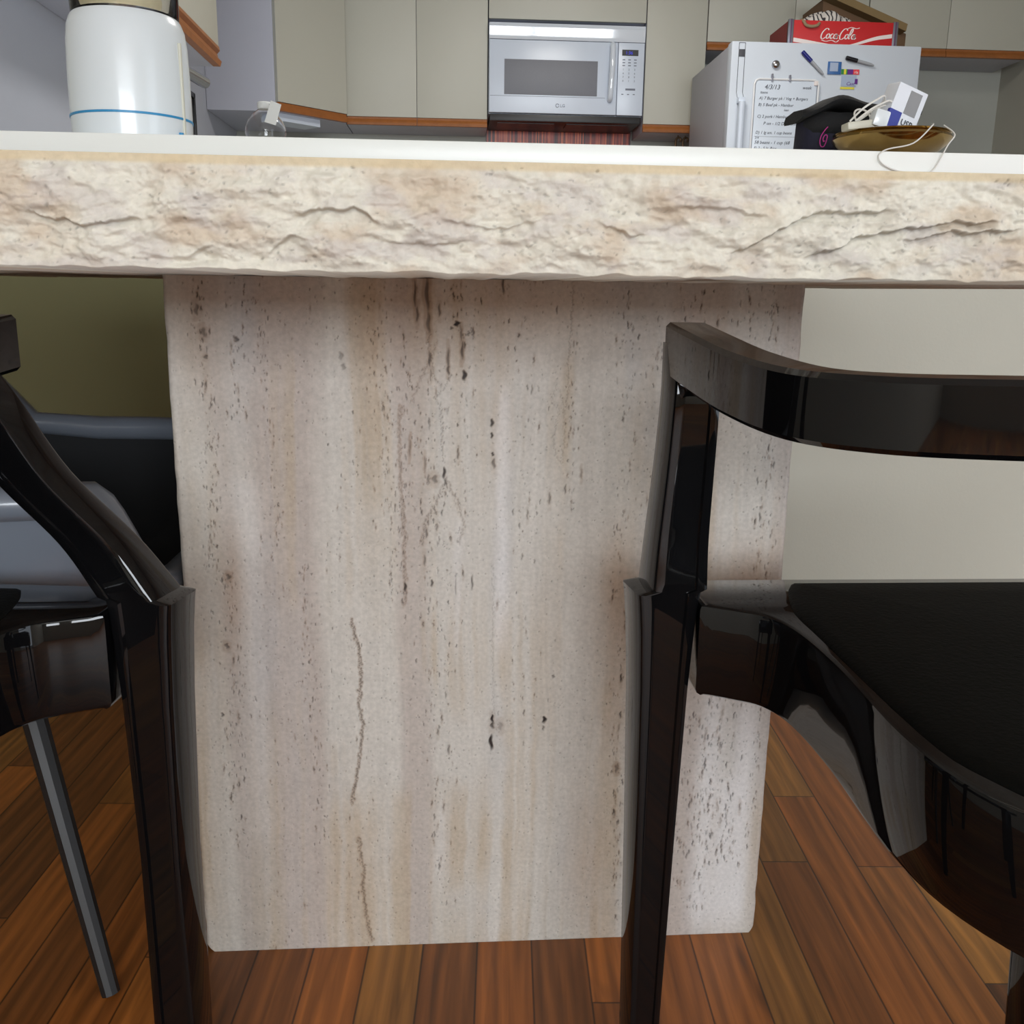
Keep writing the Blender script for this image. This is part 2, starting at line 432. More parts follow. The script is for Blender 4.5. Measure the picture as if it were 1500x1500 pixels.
EXP = dict(stains=[(415, 400, 18, 60, .45), (400, 90, 22, 90, .3), (425, 300, 14, 90, .3), (235, 660, 45, 50, .3), (330, 670, 60, 40, .3), (45, 395, 10, 60, .35), (25, 640, 16, 60, .25), (190, 640, 20, 60, .2), (550, 405, 26, 35, .4), (150, 90, 30, 90, .15)],
  lines=[([(159, 366), (161, 350), (165, 339), (166, 321), (166, 300), (164, 278), (166, 263), (168, 256), (166, 245), (164, 226), (161, 204), (157, 185), (154, 166)], .75, .6, .8),
         ([(161, 128), (162, 103), (165, 91), (163, 71), (165, 46), (168, 21), (172, 5)], .8, .5, .7),
         ([(367, 700), (367, 666), (366, 637), (364, 616), (365, 597), (364, 572)], .7, .3, 0),
         ([(354, 597), (350, 578), (358, 572), (352, 546), (354, 530), (360, 520), (363, 545), (361, 575), (357, 592)], .6, .25, 0),
         ([(243, 634), (235, 615), (225, 596), (219, 577)], .6, .3, .2), ([(235, 650), (236, 625), (240, 600), (248, 592)], .6, .35, .2),
         ([(256, 603), (248, 589), (241, 583), (246, 571), (247, 545), (249, 520)], .6, .38, 0),
         ([(249, 510), (262, 480), (268, 460), (262, 440)], .6, .3, .3), ([(249, 500), (240, 480), (230, 462), (228, 440)], .8, .4, .3),
         ([(296, 420), (297, 370), (296, 334), (298, 261)], .5, .22, 0),
         ([(208, 575), (207, 520), (210, 470), (211, 410), (211, 380)], .7, .3, .6),
         ([(262, 648), (266, 640), (272, 640), (275, 646), (277, 636)], .8, .6, 0)],
  pits=[(261, 650, 2.6, 2.6, 1, 0), (256, 646, 1.5, 1.4, .6, 0), (276, 643, 1, 4, .7, 0), (268, 603, 2, 5, .95, .2), (266, 626, 1.2, 8, .7, .9), (265, 640, .8, 6, .5, .8),
        (234, 676, 1.8, 15, .62, 1), (235, 651, 1.6, 10, .6, 1), (236, 618, 1.2, 7, .7, .6), (237, 604, .8, 5, .4, .5), (223, 676, 1, 12, .6, .7), (225, 658, 1.1, 7, .65, .5),
        (245, 662, 1, 6, .6, .5), (253, 618, 1, 10, .6, .8), (253, 608, 1.2, 5, .7, .4), (303, 685, 1, 8, .7, .2), (318, 640, 1, 2, .6, .3),
        (294, 559, 1.5, 4, .9, 0), (294, 547, 1.1, 3, .9, 0), (295, 529, 1.2, 2, .85, 0), (296, 520, 1.6, 5, .6, .2), (249, 511, 1.3, 6, .9, 0), (250, 502, 1, 4, .7, 0),
        (240, 505, 2.4, 4, .55, .6), (234, 505, 1.1, 5, .5, .4), (262, 529, .9, 5, .6, .3), (231, 520, .9, 7, .4, .6), (217, 535, .8, 8, .4, .8), (235, 560, .9, 4, .5, 0),
        (241, 472, 1.2, 2, .4, .4), (232, 452, 1, 5, .6, .4), (242, 458, .9, 4, .5, .3), (230, 425, 1, 6, .5, .3), (211, 398, 1.3, 5, .9, 0), (237, 402, 1.1, 4, .8, 0),
        (276, 402, .8, 8, .7, 0), (260, 398, .6, 9, .5, 0), (297, 258, 1.4, 5, 1, .5), (297, 251, 1.8, 4, .8, .5), (296, 232, 1.9, 9, 1, 0), (305, 250, 2, 5, .3, .5),
        (350, 256, 2, 4, 1, 0), (349, 247, 1.2, 3, .6, 0), (329, 264, .8, 4, .6, 0), (329, 230, .6, 3, .5, 0), (358, 303, 1.4, 2, .6, 0), (340, 300, .7, 2, .4, .3),
        (228, 360, .8, 3, .6, .3), (242, 245, 1, 4, .5, .4), (253, 225, 1.1, 6, .6, .1), (250, 285, .8, 4, .5, 0), (238, 150, .9, 4, .5, 0), (238, 130, .9, 4, .5, 0), (243, 92, 1.2, 4, .6, 0),
        (350, 486, 1, 6, .5, .3), (365, 495, .9, 5, .6, 0), (331, 590, .8, 5, .5, 0), (329, 470, .7, 5, .5, .3), (380, 510, .8, 5, .4, .6),
        (28, 660, 2, 5, .55, .5), (33, 640, 2, 4, .5, .6), (62, 634, 2.1, 2.5, .7, 0), (34, 618, 1.6, 2, .6, .3), (155, 620, 2, 4, .4, 0), (157, 610, 2, 3, .4, 0),
        (43, 410, 2, 3, .6, .8), (34, 440, 1, 2, .7, 0), (38, 340, 2, 3, .6, .6), (30, 268, 1.4, 2.5, .7, 0),
        (427, 300, 1, 5, .8, .4), (428, 260, 1, 4, .7, .3), (425, 150, 1, 4, .8, .5), (426, 200, 2, 4, .5, .9)],
  bands=[(30, 4, 420, 690, 130, .8), (40, 6, 120, 430, 120, .9), (60, 7, 560, 690, 50, .6), (88, 3, 440, 690, 60, .5), (118, 5, 120, 420, 90, .7),
         (195, 6, 380, 690, 120, .5), (211, 3, 360, 640, 70, .8), (235, 9, 300, 600, 110, .9), (262, 8, 360, 690, 70, .8), (245, 8, 40, 360, 80, .8), (325, 14, 260, 690, 70, .9),
         (372, 3, 470, 640, 40, .6), (420, 5, 380, 690, 80, 1), (428, 4, 20, 380, 110, 1), (455, 9, 440, 690, 60, 1), (490, 8, 260, 690, 60, 1),
         (520, 9, 30, 300, 170, 1.4), (548, 8, 80, 320, 120, 1.4), (500, 8, 60, 260, 60, 1.1), (560, 6, 380, 690, 130, 1.3), (535, 12, 560, 690, 60, 1.3), (570, 3, 100, 300, 50, 1.1), (150, 20, 0, 690, 90, .4), (75, 14, 0, 500, 60, .4)],
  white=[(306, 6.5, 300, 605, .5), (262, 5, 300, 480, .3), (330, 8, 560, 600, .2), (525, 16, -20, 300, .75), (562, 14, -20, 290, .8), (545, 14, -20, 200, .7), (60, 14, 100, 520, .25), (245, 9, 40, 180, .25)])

def pedestal(px, py, name, seed, exp, parent, nx, ny):
    W, H = .5853, .69
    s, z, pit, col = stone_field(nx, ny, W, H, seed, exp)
    S = s.copy(); Z = z.copy()
    # chipped lower corners, slightly wavy sides
    e = .0006*(vnoise(z*60, z*0, 5)-.5)*2
    edgef = np.clip(1-np.minimum(s, W-s)/.004, 0, 1)
    c = .0085
    l = np.clip(c-z, 0, None)
    S = np.where(s < W/2, np.maximum(S, l*.9), np.minimum(S, W-np.clip(c*.8-z, 0, None)*.8))
    S = S+e*edgef
    front = pit*.0022+edgef**2*.0022
    S0 = S-W/2
    ca, sa = math.cos(TH), math.sin(TH)
    me = slab_mesh(name, S0, Z, W, H, front, col, .05)
    me.transform(Matrix.Translation((px, py, 0)) @ Matrix.Rotation(TH, 4, 'Z'))
    return link(name, me, M['trav'], parent, smooth=0)

table = empty('travertine_table', (.035, 1.0, 0), 'thick travertine dining table with chiselled rough edge on a wide upright stone slab', 'table')
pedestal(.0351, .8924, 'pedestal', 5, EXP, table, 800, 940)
pedestal(.0351, 1.36, 'pedestal', 55, dict(bands=EXP['bands'][5:12]), table, 150, 180)

# ---- tabletop with split-face front edge
def tabletop(parent):
    W, H, D = 1.22, .06, .95
    nx, ny = 1900, 94
    s = np.linspace(-W/2, W/2, nx)[None, :].repeat(ny, 0)*1000; z = np.linspace(0, H, ny)[:, None].repeat(nx, 1)*1000
    lump = fbm(s/45, z/22, 301, 4)
    chip = fbm(s/14+2*vnoise(s/30, z/20, 7), z/7, 311, 4)
    ridg = 1-2*np.abs(fbm(s/30, z/14, 321, 4)-.5)
    mask = smooth(z, 0, 6)*smooth(-z, -58, -50)
    dep = (lump-.5)*15+(chip-.5)*6+(.8-ridg)*4+(fbm(s/5, z/4, 611, 3)-.5)*2.6
    dep = dep-2.5*np.sin(np.clip(z/60, 0, 1)*PI)
    ledges = [([(-117, 28), (-108, 33), (-98, 34), (-80, 32), (-69, 26)], 5), ([(-133, 9), (-121, 18), (-112, 18)], 4), ([(50, 30), (71, 23), (79, 22)], 4),
              ([(129, 13), (148, 23), (169, 34), (181, 36), (220, 39)], 5.5), ([(174, 12), (190, 16), (201, 24), (225, 28), (254, 32), (285, 34)], 6.5),
              ([(230, 22), (254, 27), (300, 30)], 6), ([(-177, 8), (-167, 11), (-160, 12)], 4), ([(-40, 30), (-10, 24), (20, 30)], 2.5), ([(95, 38), (130, 37), (150, 34)], 3),
              ([(-70, 18), (-45, 15), (-20, 18)], 2.5), ([(-260, 30), (-230, 22), (-200, 26)], 5), ([(320, 20), (360, 28), (400, 22)], 5)]
    groove = np.zeros_like(s)
    for pts, amt in ledges:
        xs = [p[0] for p in pts]; zs = [p[1] for p in pts]
        zl = np.interp(s, xs, zs)+2.2*(fbm(s/7, s*0+3, 91, 3)-.5)*2
        inside = smooth(s, xs[0]-4, xs[0]+10)*smooth(-s, -xs[-1]-4, -xs[-1]+10)
        below = zl-z
        dep = dep+amt*inside*np.where(below > 0, np.clip(below/1.1, 0, 1)*np.exp(-np.clip(below, 0, 99)/9), 0)
        dep = dep-.35*amt*inside*np.where(below <= 0, np.exp(-np.clip(-below, 0, 99)/7), 0)
        groove = np.maximum(groove, inside*np.exp(-((below-1.2)/1.1)**2)*amt/6)  # mask for shade painted into the colour just under each ledge
    dep = dep*(mask*.9+.1*smooth(-z, -58.5, -55))
    dep = dep-dep.mean()
    bott = 1.6*(fbm(s/16, s*0, 71, 3)-.5)*2*smooth(-z, -8, 0)
    Z = z+bott
    pores = np.zeros_like(s); rr_ = np.random.RandomState(9); ddx = W*1000/(nx-1); ddz = H*1000/(ny-1)
    for _ in range(1500):
        a, b_ = rr_.uniform(-W*500, W*500), rr_.uniform(2, 57)
        if vnoise(np.array(a/22), np.array(b_/14), 83) < .45: continue
        ra, rb_ = rr_.uniform(.5, 1.5), rr_.uniform(.5, 1.0); i0 = int((a-3+W*500)/ddx); j0 = int((b_-3)/ddz); i0 = max(i0, 0); j0 = max(j0, 0)
        sl = (slice(j0, j0+int(6/ddz)+1), slice(i0, i0+int(6/ddx)+1))
        lean_ = rr_.uniform(-.6, .6); v = np.clip(1.3-((s[sl]-a)/ra)**2-((z[sl]-b_-lean_*(s[sl]-a))/rb_)**2, 0, 1)*rr_.uniform(.15, .75)
        pores[sl] = np.maximum(pores[sl], v)
    fine = fbm(s/4.5, z/3.2, 631, 3)
    base = lin(236, 231, 217); tan = lin(216, 198, 176); grey = lin(212, 204, 200)
    c1 = smooth(fbm(s/30, z/18, 401, 4),   .42, .78)[..., None]*.8; col = base*(.94+.12*fine[..., None]); col = col*(1-c1)+tan*c1
    c2 = smooth(fbm(s/24, z/12, 411, 4), .5, .72)[..., None]*.5; col = col*(1-c2)+grey*c2
    lip = smooth(z, 54, 56.5)[..., None]*.75; col = col*(1-lip)+lin(226, 206, 168)*lip
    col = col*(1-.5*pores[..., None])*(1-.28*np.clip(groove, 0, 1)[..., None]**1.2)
    dep = dep+pores*.7
    me = slab_mesh('tabletop', s/1000, .69+Z/1000, W, H, dep/1000, np.clip(col*.80, 0, 1), D)
    me.transform(Matrix.Translation((0, .5554, 0)) @ Matrix.Rotation(TH, 4, 'Z') @ Matrix.Translation((.03, 0, 0)))
    link('tabletop', me, M['travrough'], parent, smooth=0)
tabletop(table)

# ---------------------------------------------------------------- setting
XL, XR, YB, YF, ZC = -1.11, 2.9, 5.3, -4.6, 2.45
XLD = -1.9                      # dining side left wall
struct('floor', box(XLD-.1, XR+.1, YF-.1, YB+.1, -.1, 0), M['floor'])
struct('ceiling', box(XLD-.1, XR+.1, YF-.1, YB+.1, ZC, ZC+.1), M['ceiling'])
struct('wall_back', box(XL-.1, XR+.1, YB, YB+.1, 0, ZC), M['kitchen_wall'])
struct('wall_left', box(XL-.1, XL, 2.35, YB, 0, ZC), M['lilac_wall'])
struct('wall_left_return', box(XLD-.1, XL-.1, 2.35, 2.45, 0, ZC), M['wall'])
struct('wall_left_dining', box(XLD-.1, XLD, YF, 2.35, 0, ZC), M['wall'])
bm = bmesh.new(); bx(bm, XR, XR+.1, YF, -1.3, 0, ZC); bx(bm, XR, XR+.1, .3, YB, 0, ZC); bx(bm, XR, XR+.1, -1.3, .3, 2.12, ZC)
struct('wall_right', bm, M['wall'])
bm = bmesh.new()
for a in (-1.3, .25): bx(bm, XR+.02, XR+.08, a, a+.05, 0, 2.12, .003)
bx(bm, XR+.02, XR+.08, -1.3, .3, 0, .06, .003); bx(bm, XR+.02, XR+.08, -1.3, .3, 2.07, 2.12, .003)
struct('added_side_door', bm, M['frame_white'])  # unseen door frame, added to give the low side light an opening
bm = bmesh.new()                # wall behind the camera with a wide window
WX0, WX1, WZ0, WZ1 = -1.2, 2.2, .95, 2.2
bx(bm, XLD-.1, WX0, YF-.1, YF, 0, ZC); bx(bm, WX1, XR+.1, YF-.1, YF, 0, ZC); bx(bm, WX0, WX1, YF-.1, YF, WZ1, ZC); bx(bm, WX0, WX1, YF-.1, YF, 0, WZ0)
struct('wall_front', bm, M['wall'])
bm = bmesh.new()
for a in (WX0, -.0967, 1.0367, WX1-.06): bx(bm, a, a+.06, YF-.09, YF-.03, WZ0, WZ1, .004)
bx(bm, WX0, WX1, YF-.09, YF-.03, WZ0, WZ0+.06, .004); bx(bm, WX0, WX1, YF-.09, YF-.03, WZ1-.06, WZ1, .004)
struct('window_1', bm, M['frame_white'])
# half wall under the peninsula counter, stops where the knee space opens on the left
struct('wall_peninsula', box(-.18, XR, 1.80, 1.90, 0, .874), M['wall'])
struct('baseboard_peninsula', box(-.18, XR, 1.785, 1.80, 0, .09, bev=.003), M['skirting'])
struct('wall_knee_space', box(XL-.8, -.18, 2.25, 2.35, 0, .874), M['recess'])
ct = obj('countertop', box(-1.9, XR, 1.647, 2.35, .874, .914, bev=.002), M['counter'], smooth=30,
         label='long white laminate peninsula countertop behind the travertine table', cat='countertop', origin=(.5, 2.0, .874))

# ---------------------------------------------------------------- kitchen cabinets
def cab_door(parent, x0, x1, z0, z1, yf, rail=True, dy=.02):
    d = obj('door', box(x0+.0012, x1-.0012, yf, yf+dy-.001, z0+(.038 if rail else 0), z1, bev=.0012), M['laminate'], parent)
    if rail:
        bm = bmesh.new()
        prof = [(yf+.019, z0+.037), (yf+.004, z0+.037), (yf+.006, z0+.028), (yf-.002, z0+.016), (yf-.004, z0+.010), (yf-.002, z0+.001), (yf+.019, z0+.001)]
        ring_loft(bm, [[(x, y, z) for y, z in prof] for x in (x0+.0012, x1-.0012)])
        obj('pull_rail', bm, M['oak'], d, smooth=0)
    return d

def cabinet(x0, x1, z0, z1, doors, label, yf=4.995, rail=True):
    c = empty('wall_cabinet', ((x0+x1)/2, YB-.002, z0), label, 'cabinet', 'wall cabinets on the kitchen back wall')
    del c['group']
    obj('carcass', box(x0+.001, x1-.001, yf+.021, YB-.002, z0+.001, z1, bev=.001), M['panel_white'], c)
    for a, b in doors: cab_door(c, a, b, z0, z1, yf, rail)
    return c
ZT = 2.3
cabinet(-.515, .168, 1.452, ZT, ((-.515, -.175), (-.175, .168)), 'cream two-door wall cabinet left of the microwave with oak pull rails')
cabinet(.171, .934, 1.945, ZT, ((.171, .934),), 'short cream wall cabinet directly above the microwave', rail=False)
cabinet(.937, 1.234, 1.449, ZT, ((.937, 1.234),), 'narrow cream single-door wall cabinet right of the microwave')
cabinet(1.237, 2.03, 1.833, ZT, ((1.237, 1.665), (1.665, 2.03)), 'cream two-door cabinet above the refrigerator, behind the soda crate')
cabinet(2.033, 2.85, 1.833, ZT, ((2.033, 2.44), (2.44, 2.85)), 'cream wall cabinet at far right above and beyond the refrigerator')

# diagonal corner cabinet
cc = empty('corner_cabinet', (-.85, 5.29, 1.45), 'diagonal corner wall cabinet with olive cream door and pale side panel', 'cabinet')
bm = bmesh.new()
A, B_ = Vector((-.805, 4.69)), Vector((-.519, 4.985))
poly = [(XL+.002, 5.298), (XL+.002, 4.69), (-.805, 4.69), (-.519, 4.985), (-.519, 5.298)]
ring_loft(bm, [[(x, y, z) for x, y in poly] for z in (1.453, ZT)])
obj('carcass', bm, M['panel_white'], cc, smooth=0)
u = (B_-A).normalized(); n = Vector((u.y, -u.x))
def diag(t0, t1, o0, o1, z0, z1, bmm):
    pts = [A+u*t0+n*o0, A+u*t1+n*o0, A+u*t1+n*o1, A+u*t0+n*o1]
    ring_loft(bmm, [[(p.x, p.y, z) for p in pts] for z in (z0, z1)])
LN = (B_-A).length
bm = bmesh.new(); diag(.004, LN-.008, .001, .02, 1.493, ZT, bm); d = obj('door', bm, M['laminate'], cc, smooth=0)
bm = bmesh.new(); diag(.004, LN-.008, .001, .024, 1.455, 1.478, bm); diag(.004, LN-.008, .001, .016, 1.478, 1.491, bm); obj('pull_rail', bm, M['oak'], d, smooth=0)
# under-cabinet strip light
bm = bmesh.new(); diag(.02, .27, -.14, -.02, 1.420, 1.4528, bm)
obj('under_cabinet_light', bm, M['applwhite'], smooth=0, label='flat white light fixture mounted beneath the diagonal corner cabinet', cat='light fixture', origin=(-.68, 4.9, 1.45))

# left wall cabinet
lc = empty('wall_cabinet', (-1.1, 3.0, 1.41), 'cream wall cabinet on the left wall with two-step oak rail below its doors', 'cabinet')
obj('carcass', box(XL+.002, -.822, 2.46, 3.6, 1.412, ZT, bev=.001), M['panel_white'], lc)
for y0, y1 in ((2.46, 3.03), (3.03, 3.6)):
    d = obj('door', box(-.821, -.80, y0+.0012, y1-.0012, 1.475, ZT, bev=.0012), M['laminate'], lc)
    bm = bmesh.new(); prof = [(-.821, 1.412), (-.797, 1.412), (-.792, 1.428), (-.803, 1.440), (-.806, 1.452), (-.796, 1.462), (-.798, 1.474), (-.821, 1.474)]
    ring_loft(bm, [[(x, y, z) for x, z in prof] for y in (y0+.0012, y1-.0012)])
    obj('pull_rail', bm, M['oak'], d, smooth=0)
bm = bmesh.new(); tube(bm, [(-1.02, 3.62, 1.46), (-.99, 3.85, 1.45), (-.96, 4.05, 1.445)], .022, 16)
pr = obj('paper_towel_holder', bm, M['steel'], smooth=40, label='dark steel rod holder sticking out past the left wall cabinet', cat='holder', origin=(-1.09, 3.85, 1.45))
bm = bmesh.new(); bx(bm, XL+.001, XL+.012, 3.86, 3.9, 1.36, 1.43, .002); tube(bm, [(XL+.01, 3.88, 1.42), (-.99, 3.87, 1.449)], .008, 8)
obj('bracket', bm, M['darkplastic'], pr)
wf = empty('wall_frame', (XL+.001, 4.4, 1.3), 'small grey-framed panel hanging on the left kitchen wall', 'frame')
bm = bmesh.new()
for y0, y1, z0, z1 in ((4.2, 4.22, 1.24, 1.47), (4.4, 4.42, 1.24, 1.47), (4.2, 4.42, 1.24, 1.26), (4.2, 4.42, 1.45, 1.47)): bx(bm, XL+.001, XL+.02, y0, y1, z0, z1, .002)
obj('frame', bm, M['darkplastic'], wf); obj('panel', box(XL+.001, XL+.01, 4.22, 4.4, 1.26, 1.45), M['greycard'], wf)

# left run base counter (carries the bottle)
bc = empty('base_cabinet', (-.8, 3.9, 0), 'base cabinet run along the left kitchen wall with pale worktop', 'cabinet')
obj('carcass', box(XL+.002, -.47, 2.46, 5.25, .1, .874), M['laminate'], bc); obj('worktop', box(XL+.002, -.43, 2.44, 5.29, .874, .914, bev=.003), M['counter'], bc)
obj('plinth', box(XL+.002, -.53, 2.46, 5.25, 0, .1), M['darkplastic'], bc)
for y0, y1 in ((2.46, 3.15), (3.15, 3.85), (3.85, 4.55), (4.55, 5.25)):
    obj('door', box(-.469, -.452, y0+.002, y1-.002, .11, .865, bev=.0015), M['laminate'], bc)

# copper splashback and hooks
obj('backsplash_panel', box(.172, .93, 5.285, 5.299, .914, 1.55), M['copper'], smooth=0, label='ribbed copper-red backsplash panel on the wall beneath the microwave', cat='backsplash', origin=(.55, 5.298, 1.2))
for i, (hx, lb) in enumerate(((1.135, 'bronze hook under narrow cabinet, leftmost of the three'), (1.172, 'bronze hook under narrow cabinet, middle of the three'), (1.21, 'bronze hook under narrow cabinet, nearest the refrigerator'))):
    h = empty('cup_hook', (hx, 5.08, 1.449), lb, 'hook', 'bronze hooks under the narrow cabinet')
    bm = bmesh.new(); pts = [(hx-.008, 5.08, 1.39), (hx-.010, 5.08, 1.415), (hx-.008, 5.08, 1.430), (hx, 5.08, 1.439), (hx+.012, 5.08, 1.437), (hx+.016, 5.08, 1.428), (hx+.012, 5.08, 1.419)]
    tube(bm, catmull(pts, 5), .0055, 10); obj('hook', bm, M['bronze'], h)
    obj('screw_shank', tube(bmesh.new(), [(hx+.001, 5.08, 1.437), (hx+.001, 5.08, 1.4505)], .003, 8), M['bronze'], h)

# ---------------------------------------------------------------- microwave
mw = empty('microwave', (.55, 5.28, 1.515), 'white over-the-range microwave with grey window and vertical handle', 'microwave')
YM = 4.96
obj('body', box(.172, .926, YM+.03, 5.284, 1.515, 1.925, bev=.003), M['applwhite'], mw)
bm = bmesh.new(); ring_loft(bm, [[(x, y, z) for y, z in ((YM+.03, 1.849), (YM+.004, 1.849), (YM+.001, 1.862), (YM-.0035, 1.905), (YM-.005, 1.905), (YM, 1.920), (YM+.03, 1.925))] for x in (.174, .926)])
obj('vent_panel', bm, M['gloss_white'], mw, smooth=60, label='glossy sloping top vent panel')
bm = box(.174, .796, YM, YM+.029, 1.518, 1.846, bev=.004)
dr = obj('door', bm, M['applwhite'], mw)
obj('window', box(.247, .699, YM-.0015, YM+.002, 1.601, 1.759, bev=.0005), M['mwglass'], dr, label='grey meshed window')
obj('trim_line', box(.178, .74, YM-.001, YM+.001, 1.5935, 1.595), M['greyink'], dr)
bm = bmesh.new(); tube(bm, catmull([(.768, YM, 1.835), (.768, YM-.02, 1.825), (.767, YM-.03, 1.77), (.765, YM-.034, 1.71), (.763, YM-.03, 1.65), (.762, YM-.02, 1.595), (.762, YM, 1.585)], 6), .013, 14)
obj('handle', bm, M['gloss_white'], dr, smooth=60)
bm = text_bm('LG', .02, (.52, YM-.001, 1.548)); bm2 = bmesh.new()
tube(bm2, [(.507+.008*math.cos(t), YM-.001, 1.555+.008*math.sin(t)) for t in np.linspace(.3, 6.1, 18)], .0012, 6); merge(bm, bm2)
obj('logo', bm, M['greyink'], dr, smooth=0)
cp = obj('control_panel', box(.798, .925, YM, YM+.029, 1.518, 1.846, bev=.003), M['applwhite'], mw)
obj('display', box(.816, .895, YM-.001, YM+.002, 1.788, 1.815), M['darkplastic'], cp)
obj('digits', text_bm('1:36', .021, (.832, YM-.0015, 1.794)), M['led'], cp, smooth=0)
bm = bmesh.new()
for r_ in range(4):
    for c_ in range(3):
        merge(bm, text_bm(str((r_*3+c_+1) % 10), .012, (.821+c_*.028, YM-.0008, 1.722-r_*.017)))
obj('keypad', bm, M['greyink'], cp, smooth=0); bm = bmesh.new()
for r_ in range(3):
    for c_ in range(3): bx(bm, .819+c_*.028, .832+c_*.028, YM-.001, YM, 1.768-r_*.013, 1.772-r_*.013)
for c_ in range(3): bx(bm, .819+c_*.028, .829+c_*.028, YM-.001, YM, 1.612, 1.616)
bx(bm, .838, .886, YM-.001, YM, 1.632, 1.641)
obj('button_row', bm, M['greyink'], cp, smooth=0)
bm = box(.178, .92, YM+.012, 5.28, 1.482, 1.514, bev=.004)
bx(bm, .22, .5, YM+.06, YM+.2, 1.479, 1.483); bx(bm, .56, .86, YM+.06, YM+.2, 1.479, 1.483)
obj('grease_filter', bm, M['darkplastic'], mw)

# ---------------------------------------------------------------- refrigerator
FX0, FX1, FY = 1.158, 1.97, 4.25
fr = empty('refrigerator', (1.56, 4.6, 0), 'white textured refrigerator on the right covered with magnets and notes', 'refrigerator')
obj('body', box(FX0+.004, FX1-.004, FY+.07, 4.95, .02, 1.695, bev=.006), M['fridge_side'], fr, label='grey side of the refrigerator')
d1 = obj('freezer_door', box(FX0, FX1, FY, FY+.065, 1.2, 1.7, bev=.008), M['fridge'], fr)
d2 = obj('door', box(FX0, FX1, FY, FY+.065, .1, 1.19, bev=.008), M['fridge'], fr)
bm = bmesh.new()
for a, b, c, d in ((1.188, 1.190, 1.50, 1.694), (1.214, 1.216, 1.50, 1.694), (1.188, 1.216, 1.692, 1.694)): bx(bm, a, b, FY-.001, FY+.001, c, d)
tube(bm, [(1.189, FY, 1.5), (1.195, FY, 1.478)], .001, 6); tube(bm, [(1.215, FY, 1.5), (1.222, FY, 1.478)], .001, 6)
obj('handle_recess', bm, M['groove'], d1, smooth=0)
obj('badge', box(1.190, 1.2145, FY-.003, FY+.001, 1.64, 1.668, bev=.001), M['groove'], d1)
bm = bmesh.new(); ring_loft(bm, [[(1.207+px, FY-.028+py, z) for px, py in rrect(.026, .026, 0, .4)] for z in (1.225, 1.46)])
bx(bm, 1.197, 1.217, FY-.03, FY+.002, 1.225, 1.245, .002); bx(bm, 1.192, 1.222, FY-.03, FY+.002, 1.455, 1.478, .003)
obj('handle', bm, M['applwhite'], d1)
bm = bmesh.new(); ring_loft(bm, [[(1.207+px, FY-.028+py, z) for px, py in rrect(.026, .026, 0, .4)] for z in (.8, 1.16)]); bx(bm, 1.197, 1.217, FY-.03, FY+.002, .8, .82, .002); bx(bm, 1.197, 1.217, FY-.03, FY+.002, 1.14, 1.16, .002)
obj('handle', bm, M['applwhite'], d2)

FS = FY-.0012
# round magnet
bm = bmesh.new(); rings = []
for r_, y_ in ((.017, 0), (.017, -.006), (.013, -.011), (.006, -.0135), (.001, -.014)): rings.append([(1.348+r_*math.cos(t), FS+y_, 1.612+r_*math.sin(t)) for t in np.linspace(0, 2*PI, 25)[:-1]])
ring_loft(bm, rings); obj('round_magnet', bm, M['steel'], smooth=50, label='shiny round silver magnet at top left of refrigerator door', cat='magnet', origin=(1.348, FS, 1.612))
def marker(a, b, capm, capfrac, label, loc):
    e = empty('dry_erase_marker', loc, label, 'marker')
    A_ = Vector((a[0], FS-.009, a[1])); B2 = Vector((b[0], FS-.009, b[1])); Cc = A_.lerp(B2, capfrac)
    bm = bmesh.new(); tube(bm, [A_, A_.lerp(Cc, .05), Cc], [.006, .0085, .0085], 14); obj('cap', bm, capm, e)
    bm = bmesh.new(); tube(bm, [Cc, Cc.lerp(B2, .8), B2], [.0068, .0062, .003], 14); obj('barrel', bm, M['markergrey'], e)
    return e
marker((1.455, 1.664), (1.553, 1.577), M['markerblue'], .42, 'blue-capped marker sloping down on refrigerator door', (1.5, FS, 1.62))
marker((1.643, 1.645), (1.766, 1.618), M['markerblack'], .4, 'black-capped marker lying nearly level on refrigerator door', (1.7, FS, 1.63))
sm = empty('square_magnet', (1.6, FS, 1.6), 'square blue picture magnet left of the rainbow strip', 'magnet')
obj('backing', box(1.571, 1.629, FS-.003, FS, 1.58, 1.63, bev=.001), M['stickerblue'], sm)
obj('picture', box(1.58, 1.615, FS-.0036, FS-.0028, 1.592, 1.626), M['stickerpale'], sm)
rs = empty('rainbow_sticker', (1.67, FS, 1.59), 'rainbow colour strip magnet above a torn pale note', 'magnet')
xs = [(1.631, 1.642, 'green'), (1.642, 1.652, 'yellow'), (1.652, 1.657, 'green'), (1.657, 1.682, 'purple'), (1.682, 1.708, 'stickerred')]
for a, b, k in xs: obj('colour_patch', box(a, b, FS-.002, FS, 1.582, 1.602), M[k], rs, smooth=0)
merge_t = text_bm('ria', .016, (1.687, FS-.0022, 1.586), ext=.0002); obj('lettering', merge_t, M['paper'], rs, smooth=0)
ns = empty('note_magnet', (1.66, FS, 1.55), 'pale lettered note magnet with yellow lower edge', 'magnet')
obj('card', box(1.634, 1.698, FS-.002, FS, 1.535, 1.578), M['stickerpale'], ns, smooth=0)
obj('yellow_edge', box(1.632, 1.692, FS-.0022, FS, 1.524, 1.532), M['yellow'], ns, smooth=0)
obj('lettering', text_bm('Cast', .02, (1.655, FS-.0024, 1.539), ext=.0003, shear=.3), M['purple'], ns, smooth=0)
obj('corner_mark', box(1.692, 1.704, FS-.0024, FS, 1.545, 1.565), M['purple'], ns, smooth=0)

